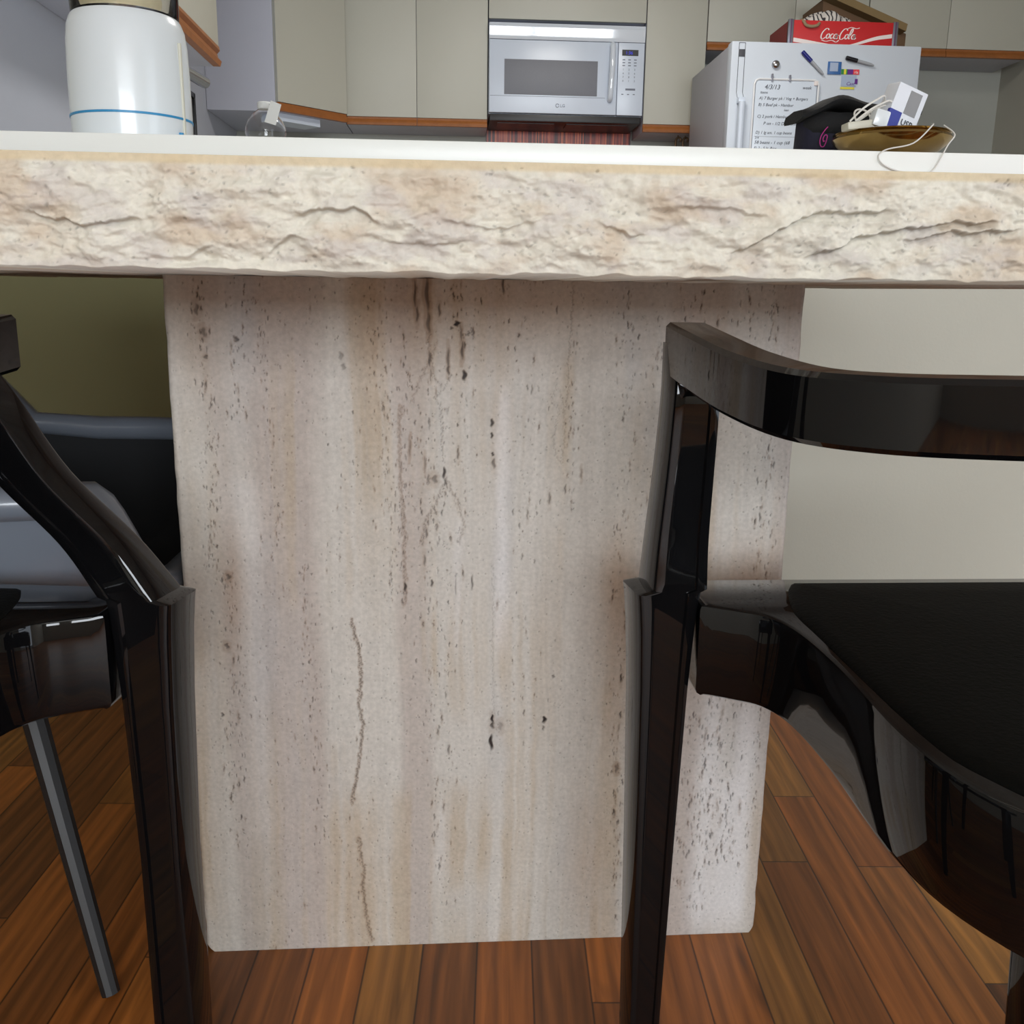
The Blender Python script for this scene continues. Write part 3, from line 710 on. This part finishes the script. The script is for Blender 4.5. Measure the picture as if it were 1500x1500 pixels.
# whiteboard
wb = empty('whiteboard', (1.4, FS, 1.3), 'handwritten whiteboard list stuck to the refrigerator door', 'whiteboard')
obj('board', box(1.268, 1.53, FS-.006, FS, 1.1, 1.55, bev=.003), M['whiteboard'], wb)
bm = bmesh.new()
P = [(1.262, 1.11), (1.262, 1.535), (1.268, 1.548), (1.28, 1.554), (1.52, 1.554), (1.532, 1.549), (1.537, 1.535), (1.537, 1.11)]
tube(bm, [(x, FS-.006, z) for x, z in P], .0045, 8); obj('frame', bm, M['whiteframe'], wb)
obj('clip', box(1.516, 1.532, FS-.012, FS-.001, 1.533, 1.55, bev=.002), M['white_paint'], wb)
obj('clip', box(1.332, 1.339, FS-.012, FS-.001, 1.545, 1.575, bev=.002), M['greymetal'], wb)
obj('clip', box(1.408, 1.415, FS-.012, FS-.001, 1.545, 1.572, bev=.002), M['greymetal'], wb)
rows = [('4/3/13', .026, 1.305, 1.515), ('week', .018, 1.468, 1.518), ('items', .015, 1.288, 1.497), ('A) 7 Burger pk / Veg + Burgers', .0165, 1.285, 1.474), ('B) 5 Beef pk - Hambur', .0165, 1.283, 1.448),
        ('lean', .013, 1.395, 1.43), ('C) 2 pork / Hambur / Fish', .0165, 1.281, 1.402), ('P on - 1/2 D. room', .018, 1.31, 1.374), ('D) 1 lg am. 1 cup beans', .0165, 1.279, 1.338), ('2/4', .013, 1.278, 1.318), ('58 beans - 1 cup (68', .0185, 1.277, 1.298), ('E) 2 - 5 lg. Rice', .016, 1.276, 1.276)]
for s_, sz, x, z in rows: obj('handwriting', text_bm(s_, sz, (x, FS-.0066, z), ext=.0002, shear=.25), M['ink'], wb, smooth=0)
obj('ruled_line', box(1.275, 1.5, FS-.0066, FS-.0058, 1.327, 1.3278), M['ink'], wb, smooth=0)

# ---------------------------------------------------------------- crate on the refrigerator
ZF = 1.702
cr = empty('soda_crate', (1.65, 4.47, ZF), 'red wooden soda crate with white script lettering on top of refrigerator', 'crate')
c0, c1, cy0, cy1 = 1.415, 1.89, 4.32, 4.58
front = obj('front_panel', box(c0+.02, c1-.02, cy0, cy0+.012, ZF, ZF+.103, bev=.001), M['red'], cr)
obj('back_panel', box(c0+.02, c1-.02, cy1-.012, cy1, ZF, ZF+.1), M['darkred'], cr, smooth=0)
obj('side_panel', box(c0, c0+.015, cy0+.01, cy1-.01, ZF, ZF+.1), M['darkred'], cr, smooth=0)
obj('side_panel', box(c1-.015, c1, cy0+.01, cy1-.01, ZF, ZF+.1), M['darkred'], cr, smooth=0)
obj('base', box(c0+.01, c1-.01, cy0+.01, cy1-.01, ZF, ZF+.008), M['darkred'], cr, smooth=0)
for x in (c0, c1-.022):
    cn = obj('corner_post', box(x, x+.022, cy0-.002, cy0+.016, ZF, ZF+.106, bev=.001), M['greymetal'], cr)
    obj('stripe', box(x+.009, x+.013, cy0-.003, cy0-.001, ZF, ZF+.106), M['purple_line'], cn, smooth=0)
# script lettering as brush strokes
def strokes(sets, ox, oz, sc, sh, y, w):
    bm = bmesh.new()
    for pts in sets:
        P_ = catmull([(p[0], p[1], 0) for p in pts], 5)
        L_ = len(P_); ring = []
        for i, p in enumerate(P_):
            a = P_[max(i-1, 0)]; b = P_[min(i+1, L_-1)]; d = (b-a).normalized(); nn = Vector((-d.y, d.x, 0))
            ww = w*(.35+.65*abs(d.y))*(.55 if i in (0, L_-1) else 1)
            q = []
            for sgn in (1, -1):
                v = p+nn*ww*sgn; q.append((ox+sc*(v.x+sh*v.y), oz+sc*v.y))
            ring.append([(q[0][0], y, q[0][1]), (q[1][0], y, q[1][1]), (q[1][0], y+.001, q[1][1]), (q[0][0], y+.001, q[0][1])])
        ring_loft(bm, ring)
    return bm
o_ = lambda x: [(x+.25, .55), (x+.05, .45), (x, .2), (x+.15, 0), (x+.32, .1), (x+.38, .35), (x+.25, .55)]
a_ = lambda x: o_(x)
SC = [[(.75, .95), (.6, 1.12), (.35, 1.1), (.08, .75), (0, .35), (.1, .02), (.35, -.05), (.6, .15)],
      o_(.68), [(1.5, .5), (1.3, .52), (1.18, .25), (1.3, 0), (1.52, .12)], a_(1.6), [(1.98, .52), (1.93, .2), (2.0, 0), (2.15, .1)],
      [(3.1, .95), (2.95, 1.15), (2.65, 1.1), (2.42, .75), (2.35, .35), (2.45, .0), (2.7, -.05), (2.95, .15)],
      o_(3.02), [(3.55, .3), (3.75, .8), (3.72, 1.15), (3.58, 1.1), (3.5, .5), (3.55, .05), (3.7, .05)], a_(3.85), [(4.22, .52), (4.18, .2), (4.25, 0), (4.45, .15)],
      [(.2, -.18), (.8, -.32), (1.5, -.2), (2.1, -.38), (2.4, -.15)], [(3.05, 1.2), (3.5, 1.32), (4.1, 1.2), (4.5, 1.3)], [(2.12, .35), (2.3, .38)]]
obj('script_lettering', strokes(SC, 1.555, ZF+.034, .0345, .28, cy0-.0012, .075), M['white_paint'], front, smooth=0)
bm = bmesh.new(); ring = []
for t in np.linspace(0, 1, 40):
    x = c0+.024+t*(c1-c0-.048); zc = ZF+.02+.006*math.cos(t*PI*1.3+.4)-.012*math.sin(t*PI)+.032*smooth(np.array(t), .45, .9); h_ = .003+.005*abs(math.cos(t*PI*.95))
    ring.append([(x, cy0-.001, zc-h_), (x, cy0-.001, zc+h_), (x, cy0+.0005, zc+h_), (x, cy0+.0005, zc-h_)])
ring_loft(bm, ring); obj('white_wave', bm, M['white_paint'], front, smooth=0)
bm = bmesh.new(); tube(bm, catmull([(1.475, cy0+.02, ZF+.108), (1.478, cy0-.006, ZF+.095), (1.487, cy0-.008, ZF+.082), (1.51, cy0-.008, ZF+.077), (1.535, cy0-.006, ZF+.082), (1.548, cy0+.004, ZF+.094)], 5), .0065, 8)
obj('strap', bm, M['twine'], smooth=50, label='tan strap hanging over the front of the red crate', cat='strap', origin=(1.5, cy0, ZF+.09))
# striped crumpled bag in the crate
nu, nv = 48, 24; bm = bmesh.new(); rings = []
for j in range(nv+1):
    ph = PI*j/nv; ring = []
    for i in range(nu):
        th = 2*PI*i/nu; k = 1+.10*math.sin(5*th+3*ph)+.05*math.sin(11*th-4*ph)+.04*math.sin(17*th)
        ring.append((1.62+.125*k*math.sin(ph)*math.cos(th), 4.45+.085*k*math.sin(ph)*math.sin(th), ZF+.09+.078*math.cos(ph)*(1+.1*math.sin(3*th))))
    rings.append(ring)
rings[0] = [(1.62+.002*math.cos(2*PI*i/nu), 4.45+.002*math.sin(2*PI*i/nu), ZF+.168) for i in range(nu)]
rings[-1] = [(1.62+.05*math.cos(2*PI*i/nu), 4.45+.05*math.sin(2*PI*i/nu), ZF+.01) for i in range(nu)]
ring_loft(bm, rings)
def stripe_mat():
    m, nt, b = new_mat('striped_cloth'); L = nt.links.new
    tc = nt.nodes.new('ShaderNodeTexCoord'); w = nt.nodes.new('ShaderNodeTexWave'); w.inputs['Scale'].default_value = 17; w.inputs['Distortion'].default_value = 5; w.inputs['Detail'].default_value = 1; w.inputs['Detail Scale'].default_value = 1
    L(tc.outputs['Object'], w.inputs['Vector']); c = nt.nodes.new('ShaderNodeValToRGB'); c.color_ramp.elements[0].position = .18; c.color_ramp.elements[0].color = srgb(60, 58, 62); c.color_ramp.elements[1].position = .34; c.color_ramp.elements[1].color = srgb(218, 212, 205)
    L(w.outputs['Fac'], c.inputs[0]); L(c.outputs[0], b.inputs['Base Color']); b.inputs['Roughness'].default_value = .8; return m
M['stripe'] = stripe_mat()
obj('cloth_bundle', bm, M['stripe'], smooth=80, label='white and grey striped cloth bundle in the red crate', cat='cloth', origin=(1.62, 4.47, ZF+.01))
# cardboard box behind
cb = empty('cardboard_box', (1.80, 4.8, ZF), 'open brown cardboard box on the refrigerator behind the crate', 'box')
bm = bmesh.new(); ring_loft(bm, [[(1.68, y, ZF), (2.08, y, ZF), (2.08, y, 1.85), (1.70, y, 1.985), (1.68, y, 1.985)] for y in (4.665, 4.93)])
obj('body', bm, M['cardboard_dark'], cb, smooth=0)
bm = bmesh.new(); ring_loft(bm, [[(1.63, y, 1.995), (2.05, y, 1.845), (2.055, y, 1.875), (1.64, y, 2.025)] for y in (4.60, 4.664)])
obj('flap', bm, M['cardboard'], cb, smooth=0)

# ---------------------------------------------------------------- things on the peninsula
ZK = .914
cn = empty('canister', (-.565, 1.84, ZK), 'white round countertop canister with blue line and clear top', 'canister')
X0, Y0 = -.565, 1.84
bm = bmesh.new(); lathe(bm, [(.094, ZK), (.1, ZK+.004), (.101, ZK+.06), (.1005, ZK+.12), (.099, ZK+.17), (.096, ZK+.195), (.091, ZK+.208), (.088, ZK+.212)], X0, Y0, 72)
obj('body', bm, M['canister'], cn, smooth=50)
bm = bmesh.new(); rings = []
for k in range(73):
    t = 2*PI*k/72; zz = ZK+.048+.0*math.cos(t)
    rings.append([(X0+r_*math.cos(t), Y0+r_*math.sin(t), zz+dz) for r_, dz in ((.1005, -.0018), (.1022, -.0018), (.1022, .0018), (.1005, .0018))])
ring_loft(bm, rings, cap=False); obj('blue_line', bm, M['blue'], cn, smooth=0)
bm = bmesh.new(); a0 = -.3; tube(bm, [(X0+.1005*math.cos(a0), Y0+.1005*math.sin(a0), z_) for z_ in (ZK+.002, ZK+.1, ZK+.17)], .0035, 10); obj('seam_ridge', bm, M['cream_plastic'], cn, label='cream vertical ridge')
bm = bmesh.new(); tube(bm, [(X0+.103*math.cos(-.42), Y0+.103*math.sin(-.42), z_) for z_ in (ZK+.01, ZK+.024)], .004, 8); obj('button', bm, M['blue'], cn, label='small blue button near the base')
bm = bmesh.new(); hollow(bm, [(.085, ZK+.213), (.088, ZK+.216), (.092, ZK+.36), (.088, ZK+.37)], X0, Y0, .002, 64)
obj('jar', bm, M['clear'], cn, smooth=50, label='clear upper jar')
bm = bmesh.new(); lathe(bm, [(.02, ZK+.222), (.06, ZK+.223), (.072, ZK+.25), (.066, ZK+.285), (.03, ZK+.30)], X0-.008, Y0, 32); obj('contents', bm, M['contents'], cn, smooth=60)

# water bottle on the left worktop
bt = empty('water_bottle', (-.526, 2.9, ZK), 'clear plastic water bottle with a white tag on its neck', 'bottle')
prof = [(.048, ZK), (.056, ZK+.008), (.056, ZK+.03), (.053, ZK+.036), (.056, ZK+.042), (.056, ZK+.075), (.053, ZK+.081), (.056, ZK+.087), (.056, ZK+.12), (.0535, ZK+.126), (.056, ZK+.132), (.056, ZK+.165), (.0545, ZK+.175), (.057, ZK+.185), (.056, ZK+.198), (.048, ZK+.218), (.034, ZK+.236), (.0205, ZK+.246), (.0185, ZK+.25), (.018, ZK+.262)]
bm = bmesh.new(); hollow(bm, prof, -.526, 2.9); obj('body', bm, M['clear'], bt, smooth=50)
bm = bmesh.new(); lathe(bm, [(.0195, ZK+.248), (.0205, ZK+.25), (.0205, ZK+.265), (.018, ZK+.267)], -.526, 2.9, 32); obj('cap', bm, M['paper'], bt)
bm = bmesh.new(); ring_loft(bm, [[(-.498, 2.84, ZK+.262), (-.470, 2.84, ZK+.252), (-.470, 2.842, ZK+.252), (-.498, 2.842, ZK+.262)], [(-.516, 2.832, ZK+.205), (-.486, 2.832, ZK+.197), (-.486, 2.834, ZK+.197), (-.516, 2.834, ZK+.205)]])
bx(bm, -.505, -.495, 2.842, 2.885, ZK+.252, ZK+.254)
obj('paper_tag', bm, M['paper'], bt, smooth=0)

# black flap bag
bg = empty('fabric_bag', (.73, 1.9, ZK), 'black fabric bag with peaked flap and pink swirl on navy front', 'bag')
def quadloft(rs): 
    b_ = bmesh.new(); ring_loft(b_, rs); return b_
def soft(rings, sub=2, name='', m=None, par=None, **k):
    b_ = quadloft(rings); o = obj(name, b_, m, par, smooth=60, **k)
    md = o.modifiers.new('s', 'SUBSURF'); md.levels = sub; md.render_levels = sub; return o
def rr(cx, cy, w, d, z, n=20, p=4, tilt=0):
    out = []
    for k in range(n):
        t = 2*PI*k/n; c, s = math.cos(t), math.sin(t)
        out.append((cx+w/2*math.copysign(abs(c)**(2/p), c), cy+d/2*math.copysign(abs(s)**(2/p), s), z+tilt*c))
    return out
soft([rr(.752, 1.905, .19, .1, ZK+.001), rr(.752, 1.905, .195, .105, ZK+.01), rr(.750, 1.905, .188, .10, ZK+.05), rr(.748, 1.905, .182, .092, ZK+.088), rr(.748, 1.905, .175, .085, ZK+.092)], 1, 'body', M['navy'], bg, label='navy lower body')
bm = bmesh.new(); rings = []
topz = lambda x: ZK+.101+.024*math.exp(-((x-.712)/.042)**2)+.012*smooth(np.array(x), .67, .79)
for x in np.linspace(.646, .872, 26):
    zt = float(topz(x)); fr_ = 1-abs((x-.757)/.13)**3*.3; yy = 1.905; wv = .003*math.sin(x*90)
    rings.append([(x, yy-.062*fr_+wv, zt-.018), (x, yy-.066*fr_+wv, zt-.012), (x, yy-.055*fr_, zt-.004), (x, yy, zt), (x, yy+.055*fr_, zt-.004), (x, yy+.066*fr_, zt-.012), (x, yy+.062*fr_, zt-.018), (x, yy, zt-.022)])
ring_loft(bm, rings); obj('flap', bm, M['blackcloth'], bg, smooth=60, label='black peaked flap')
soft([rr(.756, 1.904, .192, .108, ZK+.05), rr(.754, 1.904, .192, .109, ZK+.07), rr(.752, 1.904, .20, .112, ZK+.104)], 1, 'collar', M['blackcloth'], bg)
bm = bmesh.new(); pts = [(.012, .03), (.004, .022), (-.006, .008), (-.009, -.006), (-.005, -.017), (.004, -.018), (.010, -.006), (.012, .008), (.006, .010), (.0, .002), (.002, -.006), (.006, -.004)]
tube(bm, catmull([(.686+a*.62, 1.8475+.001, ZK+.047+b*.72) for a, b in pts], 5), .0009, 6); obj('swirl_emblem', bm, M['pink'], bg)

# brass bowl
BX, BY = .768, 1.74
bo = obj('brass_bowl', lathe(bmesh.new(), [(.03, ZK+0.0008), (.05, ZK+0.0025), (.052, ZK+0.0049), (.078, ZK+0.0098), (.094, ZK+0.0213), (.1, ZK+0.0312), (.0985, ZK+0.0344), (.095, ZK+0.0385), (.099, ZK+0.0402), (.097, ZK+0.0410), (.092, ZK+0.0385), (.095, ZK+0.0344), (.096, ZK+0.0295), (.088, ZK+0.0213), (.07, ZK+0.0131), (.02, ZK+0.0098)], BX, BY, 72), M['brass'], smooth=50, label='shallow brass bowl full of cables at counter edge', cat='bowl', origin=(BX, BY, ZK))
bm = bmesh.new(); bx(bm, -.024, .024, -.016, .016, -.0065, .0065, .004)
bm.transform(Matrix.Translation((.690, 1.70, ZK+.047)) @ Matrix.Rotation(-.12, 4, 'Y'))
obj('power_adapter', bm, M['cream_plastic'], label='long cream power adapter resting on the bowl rim', cat='adapter', origin=(.715, 1.70, ZK+.06))
bm = bmesh.new(); bx(bm, -.013, .013, -.013, .013, -.014, .014, .004); bm.transform(Matrix.Translation((.722, 1.692, ZK+.057)) @ Matrix.Rotation(.25, 4, 'Y'))
obj('charger_plug', bm, M['canister'], label='small white cube charger plug beside the cream adapter', cat='charger', origin=(.752, 1.695, ZK+.07))
cabs = [([(.695, 1.70, ZK+.066), (.712, 1.69, ZK+.085), (.735, 1.69, ZK+.1), (.752, 1.70, ZK+.107), (.76, 1.72, ZK+.09), (.757, 1.73, ZK+.06)], 'white cable arching highest out of the brass bowl'),
        ([(.703, 1.695, ZK+.066), (.722, 1.685, ZK+.082), (.742, 1.685, ZK+.093), (.758, 1.69, ZK+.098), (.775, 1.70, ZK+.088), (.778, 1.71, ZK+.06)], 'white cable arching just below the highest one in bowl'),
        ([(.73, 1.74, ZK+.06), (.722, 1.75, ZK+.085), (.73, 1.755, ZK+.095), (.745, 1.75, ZK+.09), (.752, 1.74, ZK+.07)], 'thin grey-white cable loop at the back of bowl'),
        ([(.70, 1.72, ZK+.062), (.72, 1.72, ZK+.072), (.742, 1.71, ZK+.088), (.763, 1.705, ZK+.094), (.77, 1.7, ZK+.075), (.768, 1.70, ZK+.058)], 'short white cable bent over the charger plug')]
for pts, lb in cabs:
    pts = [(x-.02, y, z-.012) for x, y, z in pts]
    bm = bmesh.new(); tube(bm, catmull(pts, 7), .0017, 8); obj('charging_cable', bm, M['cable'], smooth=60, label=lb, cat='cable', group='cables in the brass bowl', origin=pts[0])
bm = bmesh.new(); tube(bm, catmull([(.80, 1.66, ZK+.046), (.79, 1.638, ZK+.040), (.76, 1.635, ZK+.012), (.722, 1.642, ZK+.003), (.709, 1.643, ZK-.004), (.707, 1.642, ZK-.013), (.716, 1.642, ZK-.022), (.736, 1.642, ZK-.030), (.765, 1.642, ZK-.034), (.80, 1.642, ZK-.03), (.82, 1.638, ZK+.01), (.832, 1.642, ZK+.028), (.825, 1.668, ZK+.046)], 7), .0012, 8)
obj('charging_cable', bm, M['cable'], smooth=60, label='thin white cable looping over the front edge of countertop', cat='cable', origin=(.80, 1.66, ZK+.05))
bxm = empty('small_carton', (.81, 1.71, ZK+.05), 'white and blue small carton leaning in the brass bowl', 'box')
R_ = Matrix.Translation((.762, 1.712, ZK+.062)) @ Matrix.Rotation(.3, 4, 'Y') @ Matrix.Rotation(.2, 4, 'Z')
def rb(*a, **k):
    b_ = box(*a, **k); b_.transform(R_); return b_
obj('carton', rb(-.03, .03, -.018, .018, -.026, .05, bev=.002), M['whitebox'], bxm)
obj('blue_panel', rb(-.0305, -.006, -.0186, -.012, -.026, .006), M['bluebox'], bxm, smooth=0)
obj('grey_panel', rb(-.004, .02, -.0186, -.016, .006, .044), M['greycard'], bxm, smooth=0)
t_ = text_bm('USB', .014, (0, 0, 0), ext=.0003); t_.transform(R_ @ Matrix.Translation((-.003, -.0192, -.012))); obj('print', t_, M['ink'], bxm, smooth=0)

# ---------------------------------------------------------------- black lacquer armchairs
OUT = [(.188, .742), (.186, .675), (.21, .662), (.229, .648), (.240, .615), (.243, .55), (.240, .46), (.25, .40), (.285, .35), (.36, .322), (.46, .315)]
CX = .46
def chair(T, label, post, railshift, lw=0):
    """T maps the design plan (x,y) to the room; the design chair faces +y"""
    o0 = T(CX, .52)
    e = empty('lacquer_armchair', (o0[0], o0[1], 0), label, 'chair')
    half = [Vector((x, y, 0)) for x, y in OUT]
    left = catmull(half[1:], 5)
    plan = [(OUT[0][0], OUT[0][1])]+[(p.x, p.y) for p in left]
    plan = plan+[(2*CX-x, y) for x, y in plan[::-1][1:]]
    def inset(pl, d):
        c = (CX, .53); out = []
        n_ = len(pl)
        for i, (x, y) in enumerate(pl):
            a = pl[(i-1) % n_]; b = pl[(i+1) % n_]; tx, ty = b[0]-a[0], b[1]-a[1]; L_ = math.hypot(tx, ty) or 1
            nx_, ny_ = -ty/L_, tx/L_
            out.append((x+nx_*d, y+ny_*d))
        return out
    zl = [(.379, .004), (.381, .001), (.384, 0), (.448, 0), (.4506, .001), (.4518, .004)]
    bm = bmesh.new()
    ring_loft(bm, [[(*T(x, y), z) for x, y in inset(plan, d)] for z, d in zl])
    obj('seat', bm, M['black'], e, smooth=35)
    padh = [(.272, .722), (.262, .70), (.251, .655), (.2505, .60), (.2505, .46), (.261, .41), (.295, .361), (.37, .334), (.46, .327)]
    ph = [(p.x, p.y) for p in catmull([Vector((x, y, 0)) for x, y in padh], 4)]
    ph = ph+[(2*CX-x, y) for x, y in ph[::-1][1:]]
    sc = lambda k: [(CX+(x-CX)*k, .53+(y-.53)*k) for x, y in ph]
    bm = bmesh.new(); ring_loft(bm, [[(*T(x, y), z) for x, y in sc(k)] for k, z in ((1, .4505), (1, .4525), (.99, .4545), (.96, .456), (.8, .458), (.3, .459))])
    obj('seat_pad', bm, M['pad'], e, smooth=50)
    a0 = T.ang
    for s_ in (1, -1):
        X = lambda x: x if s_ == 1 else 2*CX-x
        A_ = (.14*s_+a0) if not T.mir else (-.14*s_+a0)
        sg = 1 if s_ == 1 else -1
        key = [(.161, .70, z, w, d) for z, w, d in ((0, .026+lw, .028), (.1, .029+lw, .031), (.25, .034, .036), (.38, .040, .041), (.43, .045, .043), (.452, .049, .044), (.4590, .051, .044))]
        pk = [(.161+dx, .70+dy, z, w, d) for dx, dy, z, w, d in post]
        fine = []
        P5 = [tuple(2*a-b for a, b in zip(pk[0], pk[1]))]+pk+[tuple(2*a-b for a, b in zip(pk[-1], pk[-2]))]
        for q in range(1, len(P5)-2):
            for k in range(6):
                t = k/6; fine.append(tuple(.5*(2*b_+(c_-a_)*t+(2*a_-5*b_+4*c_-d_)*t*t+(-a_+3*b_-3*c_+d_)*t**3) for a_, b_, c_, d_ in zip(P5[q-1], P5[q], P5[q+1], P5[q+2])))
        fine.append(pk[-1])
        secs = []
        for x_, y_, z, w, d in key+fine:
            p = T(X(x_), y_); secs.append((p[0], p[1], z, w, d, A_, .0022))
        bm = bmesh.new(); loft_sections(bm, secs); obj('front_leg', bm, M['black'], e, smooth=35)
        p0 = T(X(.30), .39); p1 = T(X(.27), .33)
        bm = bmesh.new(); loft_sections(bm, [(p1[0], p1[1], 0, .026, .026, A_, 0), ((p0[0]+p1[0])/2, (p0[1]+p1[1])/2, .25, .032, .032, A_, 0), (p0[0], p0[1], .385, .038, .038, A_, 0)])
        obj('rear_leg', bm, M['black'], e, smooth=25)
    # horseshoe rail
    rl = [(.172, .708, .640), (.1735, .64, .634), (.180, .575, .627), (.194, .515, .6225), (.222, .475, .6225), (.272, .452, .6235), (.35, .440, .624), (.46, .436, .624)]
    rl = [(x+railshift*max(0, 1-(x-.172)/.288), y, z) for x, y, z in rl]
    cl = catmull([Vector(p) for p in rl], 7); cl = cl+[Vector((2*CX-p.x, p.y, p.z)) for p in cl[::-1][1:]]
    rings = []
    for i, p in enumerate(cl):
        d = (cl[min(i+1, len(cl)-1)]-cl[max(i-1, 0)]); d.z = 0; d.normalize(); nn = Vector((d.y, -d.x, 0))
        hw, hh, b_ = .0155, .0195, .003
        if i == 0: 
            nn = Vector((1, 0, 0))*(-1 if nn.x < 0 else 1)
        ring = []
        for a, b in ((-hw+b_, -hh), (hw-b_, -hh), (hw, -hh+b_), (hw, hh-b_), (hw-b_, hh), (-hw+b_, hh), (-hw, hh-b_), (-hw, -hh+b_)):
            v = p+nn*a; q = T(v.x, v.y); ring.append((q[0], q[1], p.z+b))
        rings.append(ring)
    bm = bmesh.new(); ring_loft(bm, rings); obj('back_rail', bm, M['black'], e, smooth=30)
    return e
class Plan:
    def __init__(s, px, py, ang, mir): s.p = (px, py); s.ang = ang; s.mir = mir
    def __call__(s, x, y):
        u, v = x-.161, y-.70
        if s.mir: u = -u
        c, q = math.cos(s.ang), math.sin(s.ang)
        return (s.p[0]+u*c-v*q, s.p[1]+u*q+v*c)
chair(Plan(.161, .70, 0, False), 'black lacquer armchair at the right in front of the stone slab',
      [(.0085, .0, .4615, .044, .042), (.0095, .0, .50, .041, .038), (.011, -.004, .55, .038, .036), (.012, -.008, .60, .036, .034), (.0115, -.006, .622, .033, .034), (.011, 0, .645, .030, .032)], 0)
chair(Plan(-.221, .685, -.10, True), 'black lacquer armchair at the left edge beside the stone slab',
      [(.009, .0, .4615, .046, .042), (.036, 0, .50, .044, .036), (.074, -.012, .55, .042, .034), (.095, -.025, .60, .038, .032), (.105, -.03, .622, .033, .032)], .09, .008)

# ---------------------------------------------------------------- grey shell chair behind the slab
sh = empty('shell_chair', (-.535, 1.03, 0), 'grey moulded shell chair with black lining, half hidden behind the stone slab', 'chair')
n_ = 96; SX, SY = -.5245, 1.0
def sup(t, a, b, p=5):
    c, s = math.cos(t), math.sin(t)
    return SX+a*math.copysign(abs(c)**(2/p), c), SY+b*math.copysign(abs(s)**(2/p), s)
def rimz(t):
    x, y = sup(t, .25, .22)
    f = float(smooth(np.array(-x), .262, .308)); bk = float(smooth(np.array(-x), .5, .76))
    return .375+.13*f+.27*bk
rim = [(*sup(t,   .25, .22), rimz(t)) for t in np.linspace(0, 2*PI, n_+1)[:-1]]
# outer shell and lining
prof = [(1.0, 1.0), (.985, .85), (.95, .6), (.86, .3), (.65, .08), (.3, 0)]
def shell(scale, zb, off):
    rings = []
    for k, h in prof:
        ring = []
        for x, y, z in rim: ring.append((SX+(x-SX)*k*scale, SY+(y-SY)*k*scale, zb+(z-zb)*h-off))
        rings.append(ring)
    b_ = bmesh.new(); ring_loft(b_, rings[::-1], cap=False); b_.faces.new([v for v in list(b_.verts)[:n_]]); return b_
obj('shell', shell(1.0, .34, 0), M['shell'], sh, smooth=60)
obj('lining', shell(.97, .355, .002), M['shellpad'], sh, smooth=60)
bm = bmesh.new(); rings = []
for i in range(n_+1):
    p = Vector(rim[i % n_]); a = Vector(rim[(i-1) % n_]); b = Vector(rim[(i+1) % n_]); d = (b-a).normalized()
    nn = Vector((p.x-SX, p.y-SY, 0)); nn = (nn-d*nn.dot(d)).normalized(); up = nn.cross(d)
    rings.append([p+nn*.0155*math.cos(t)+up*.015*math.sin(t) for t in [2*PI*k/12 for k in range(12)]])
ring_loft(bm, rings, cap=False); obj('rim', bm, M['shell'], sh, smooth=60)
for dx, dy in ((.15, .14), (.15, -.14), (-.15, .14), (-.15, -.14)):
    bm = bmesh.new(); tube(bm, [(SX+dx*.6, SY+dy*.6, .345), (SX+dx*1.25, SY+dy*1.2, 0)], [.013, .009], 10); obj('leg', bm, M['darkplastic'], sh)

# ---------------------------------------------------------------- light: daylight through the window behind the camera, plus two added fills
def area(name, loc, rot, sx, sy, power, col):
    l = bpy.data.lights.new(name, 'AREA'); l.shape = 'RECTANGLE'; l.size = sx; l.size_y = sy; l.energy = power; l.color = col
    o = bpy.data.objects.new(name, l); COL.objects.link(o); o.location = loc; o.rotation_euler = rot; return o
for k in range(3):
    area('daylight_pane', (WX0+.06+.5467+k*1.1333, YF-.02, (WZ0+WZ1)/2), (-PI/2, 0, PI), 1.06, 1.13, 64, (.90, .95, 1))
area('kitchen_fill_light', (.6, 3.3, ZC-.06), (0, 0, 0), .5, .5, 22, (1, .97, .92))  # added fill without a fixture, brightens the kitchen
area('side_fill_light', (XR-.02, -.5, 1.08), (0, PI/2, 0), 1.98, 1.5, 16, (.84, .92, 1))  # added low side fill, set in the invented door opening
w = bpy.data.worlds.new('sky'); scn.world = w; w.use_nodes = True
bgn = w.node_tree.nodes['Background']; bgn.inputs[0].default_value = (.75, .85, 1, 1); bgn.inputs[1].default_value = 1.0

# ---------------------------------------------------------------- camera
f, p, r, psi, h = 1400.1, .2290, .0141, .0632, .6815
fw = Vector((math.sin(psi)*math.cos(p), math.cos(psi)*math.cos(p), -math.sin(p)))
rt = Vector((math.cos(psi), -math.sin(psi), 0)); dn = fw.cross(rt)
rt2 = math.cos(r)*rt-math.sin(r)*dn; dn2 = math.sin(r)*rt+math.cos(r)*dn
cam = bpy.data.cameras.new('camera'); co = bpy.data.objects.new('camera', cam); COL.objects.link(co)
up = -dn2; bk = -fw
co.matrix_world = Matrix(((rt2.x, up.x, bk.x, 0), (rt2.y, up.y, bk.y, 0), (rt2.z, up.z, bk.z, h), (0, 0, 0, 1)))
cam.sensor_width = 36; cam.lens = 36*f/1500; cam.clip_start = .02
scn.camera = co
scn.view_settings.view_transform = 'Standard'; scn.view_settings.look = 'None'; scn.view_settings.gamma = 1; scn.view_settings.use_curve_mapping = False
scn.view_settings.exposure = 0
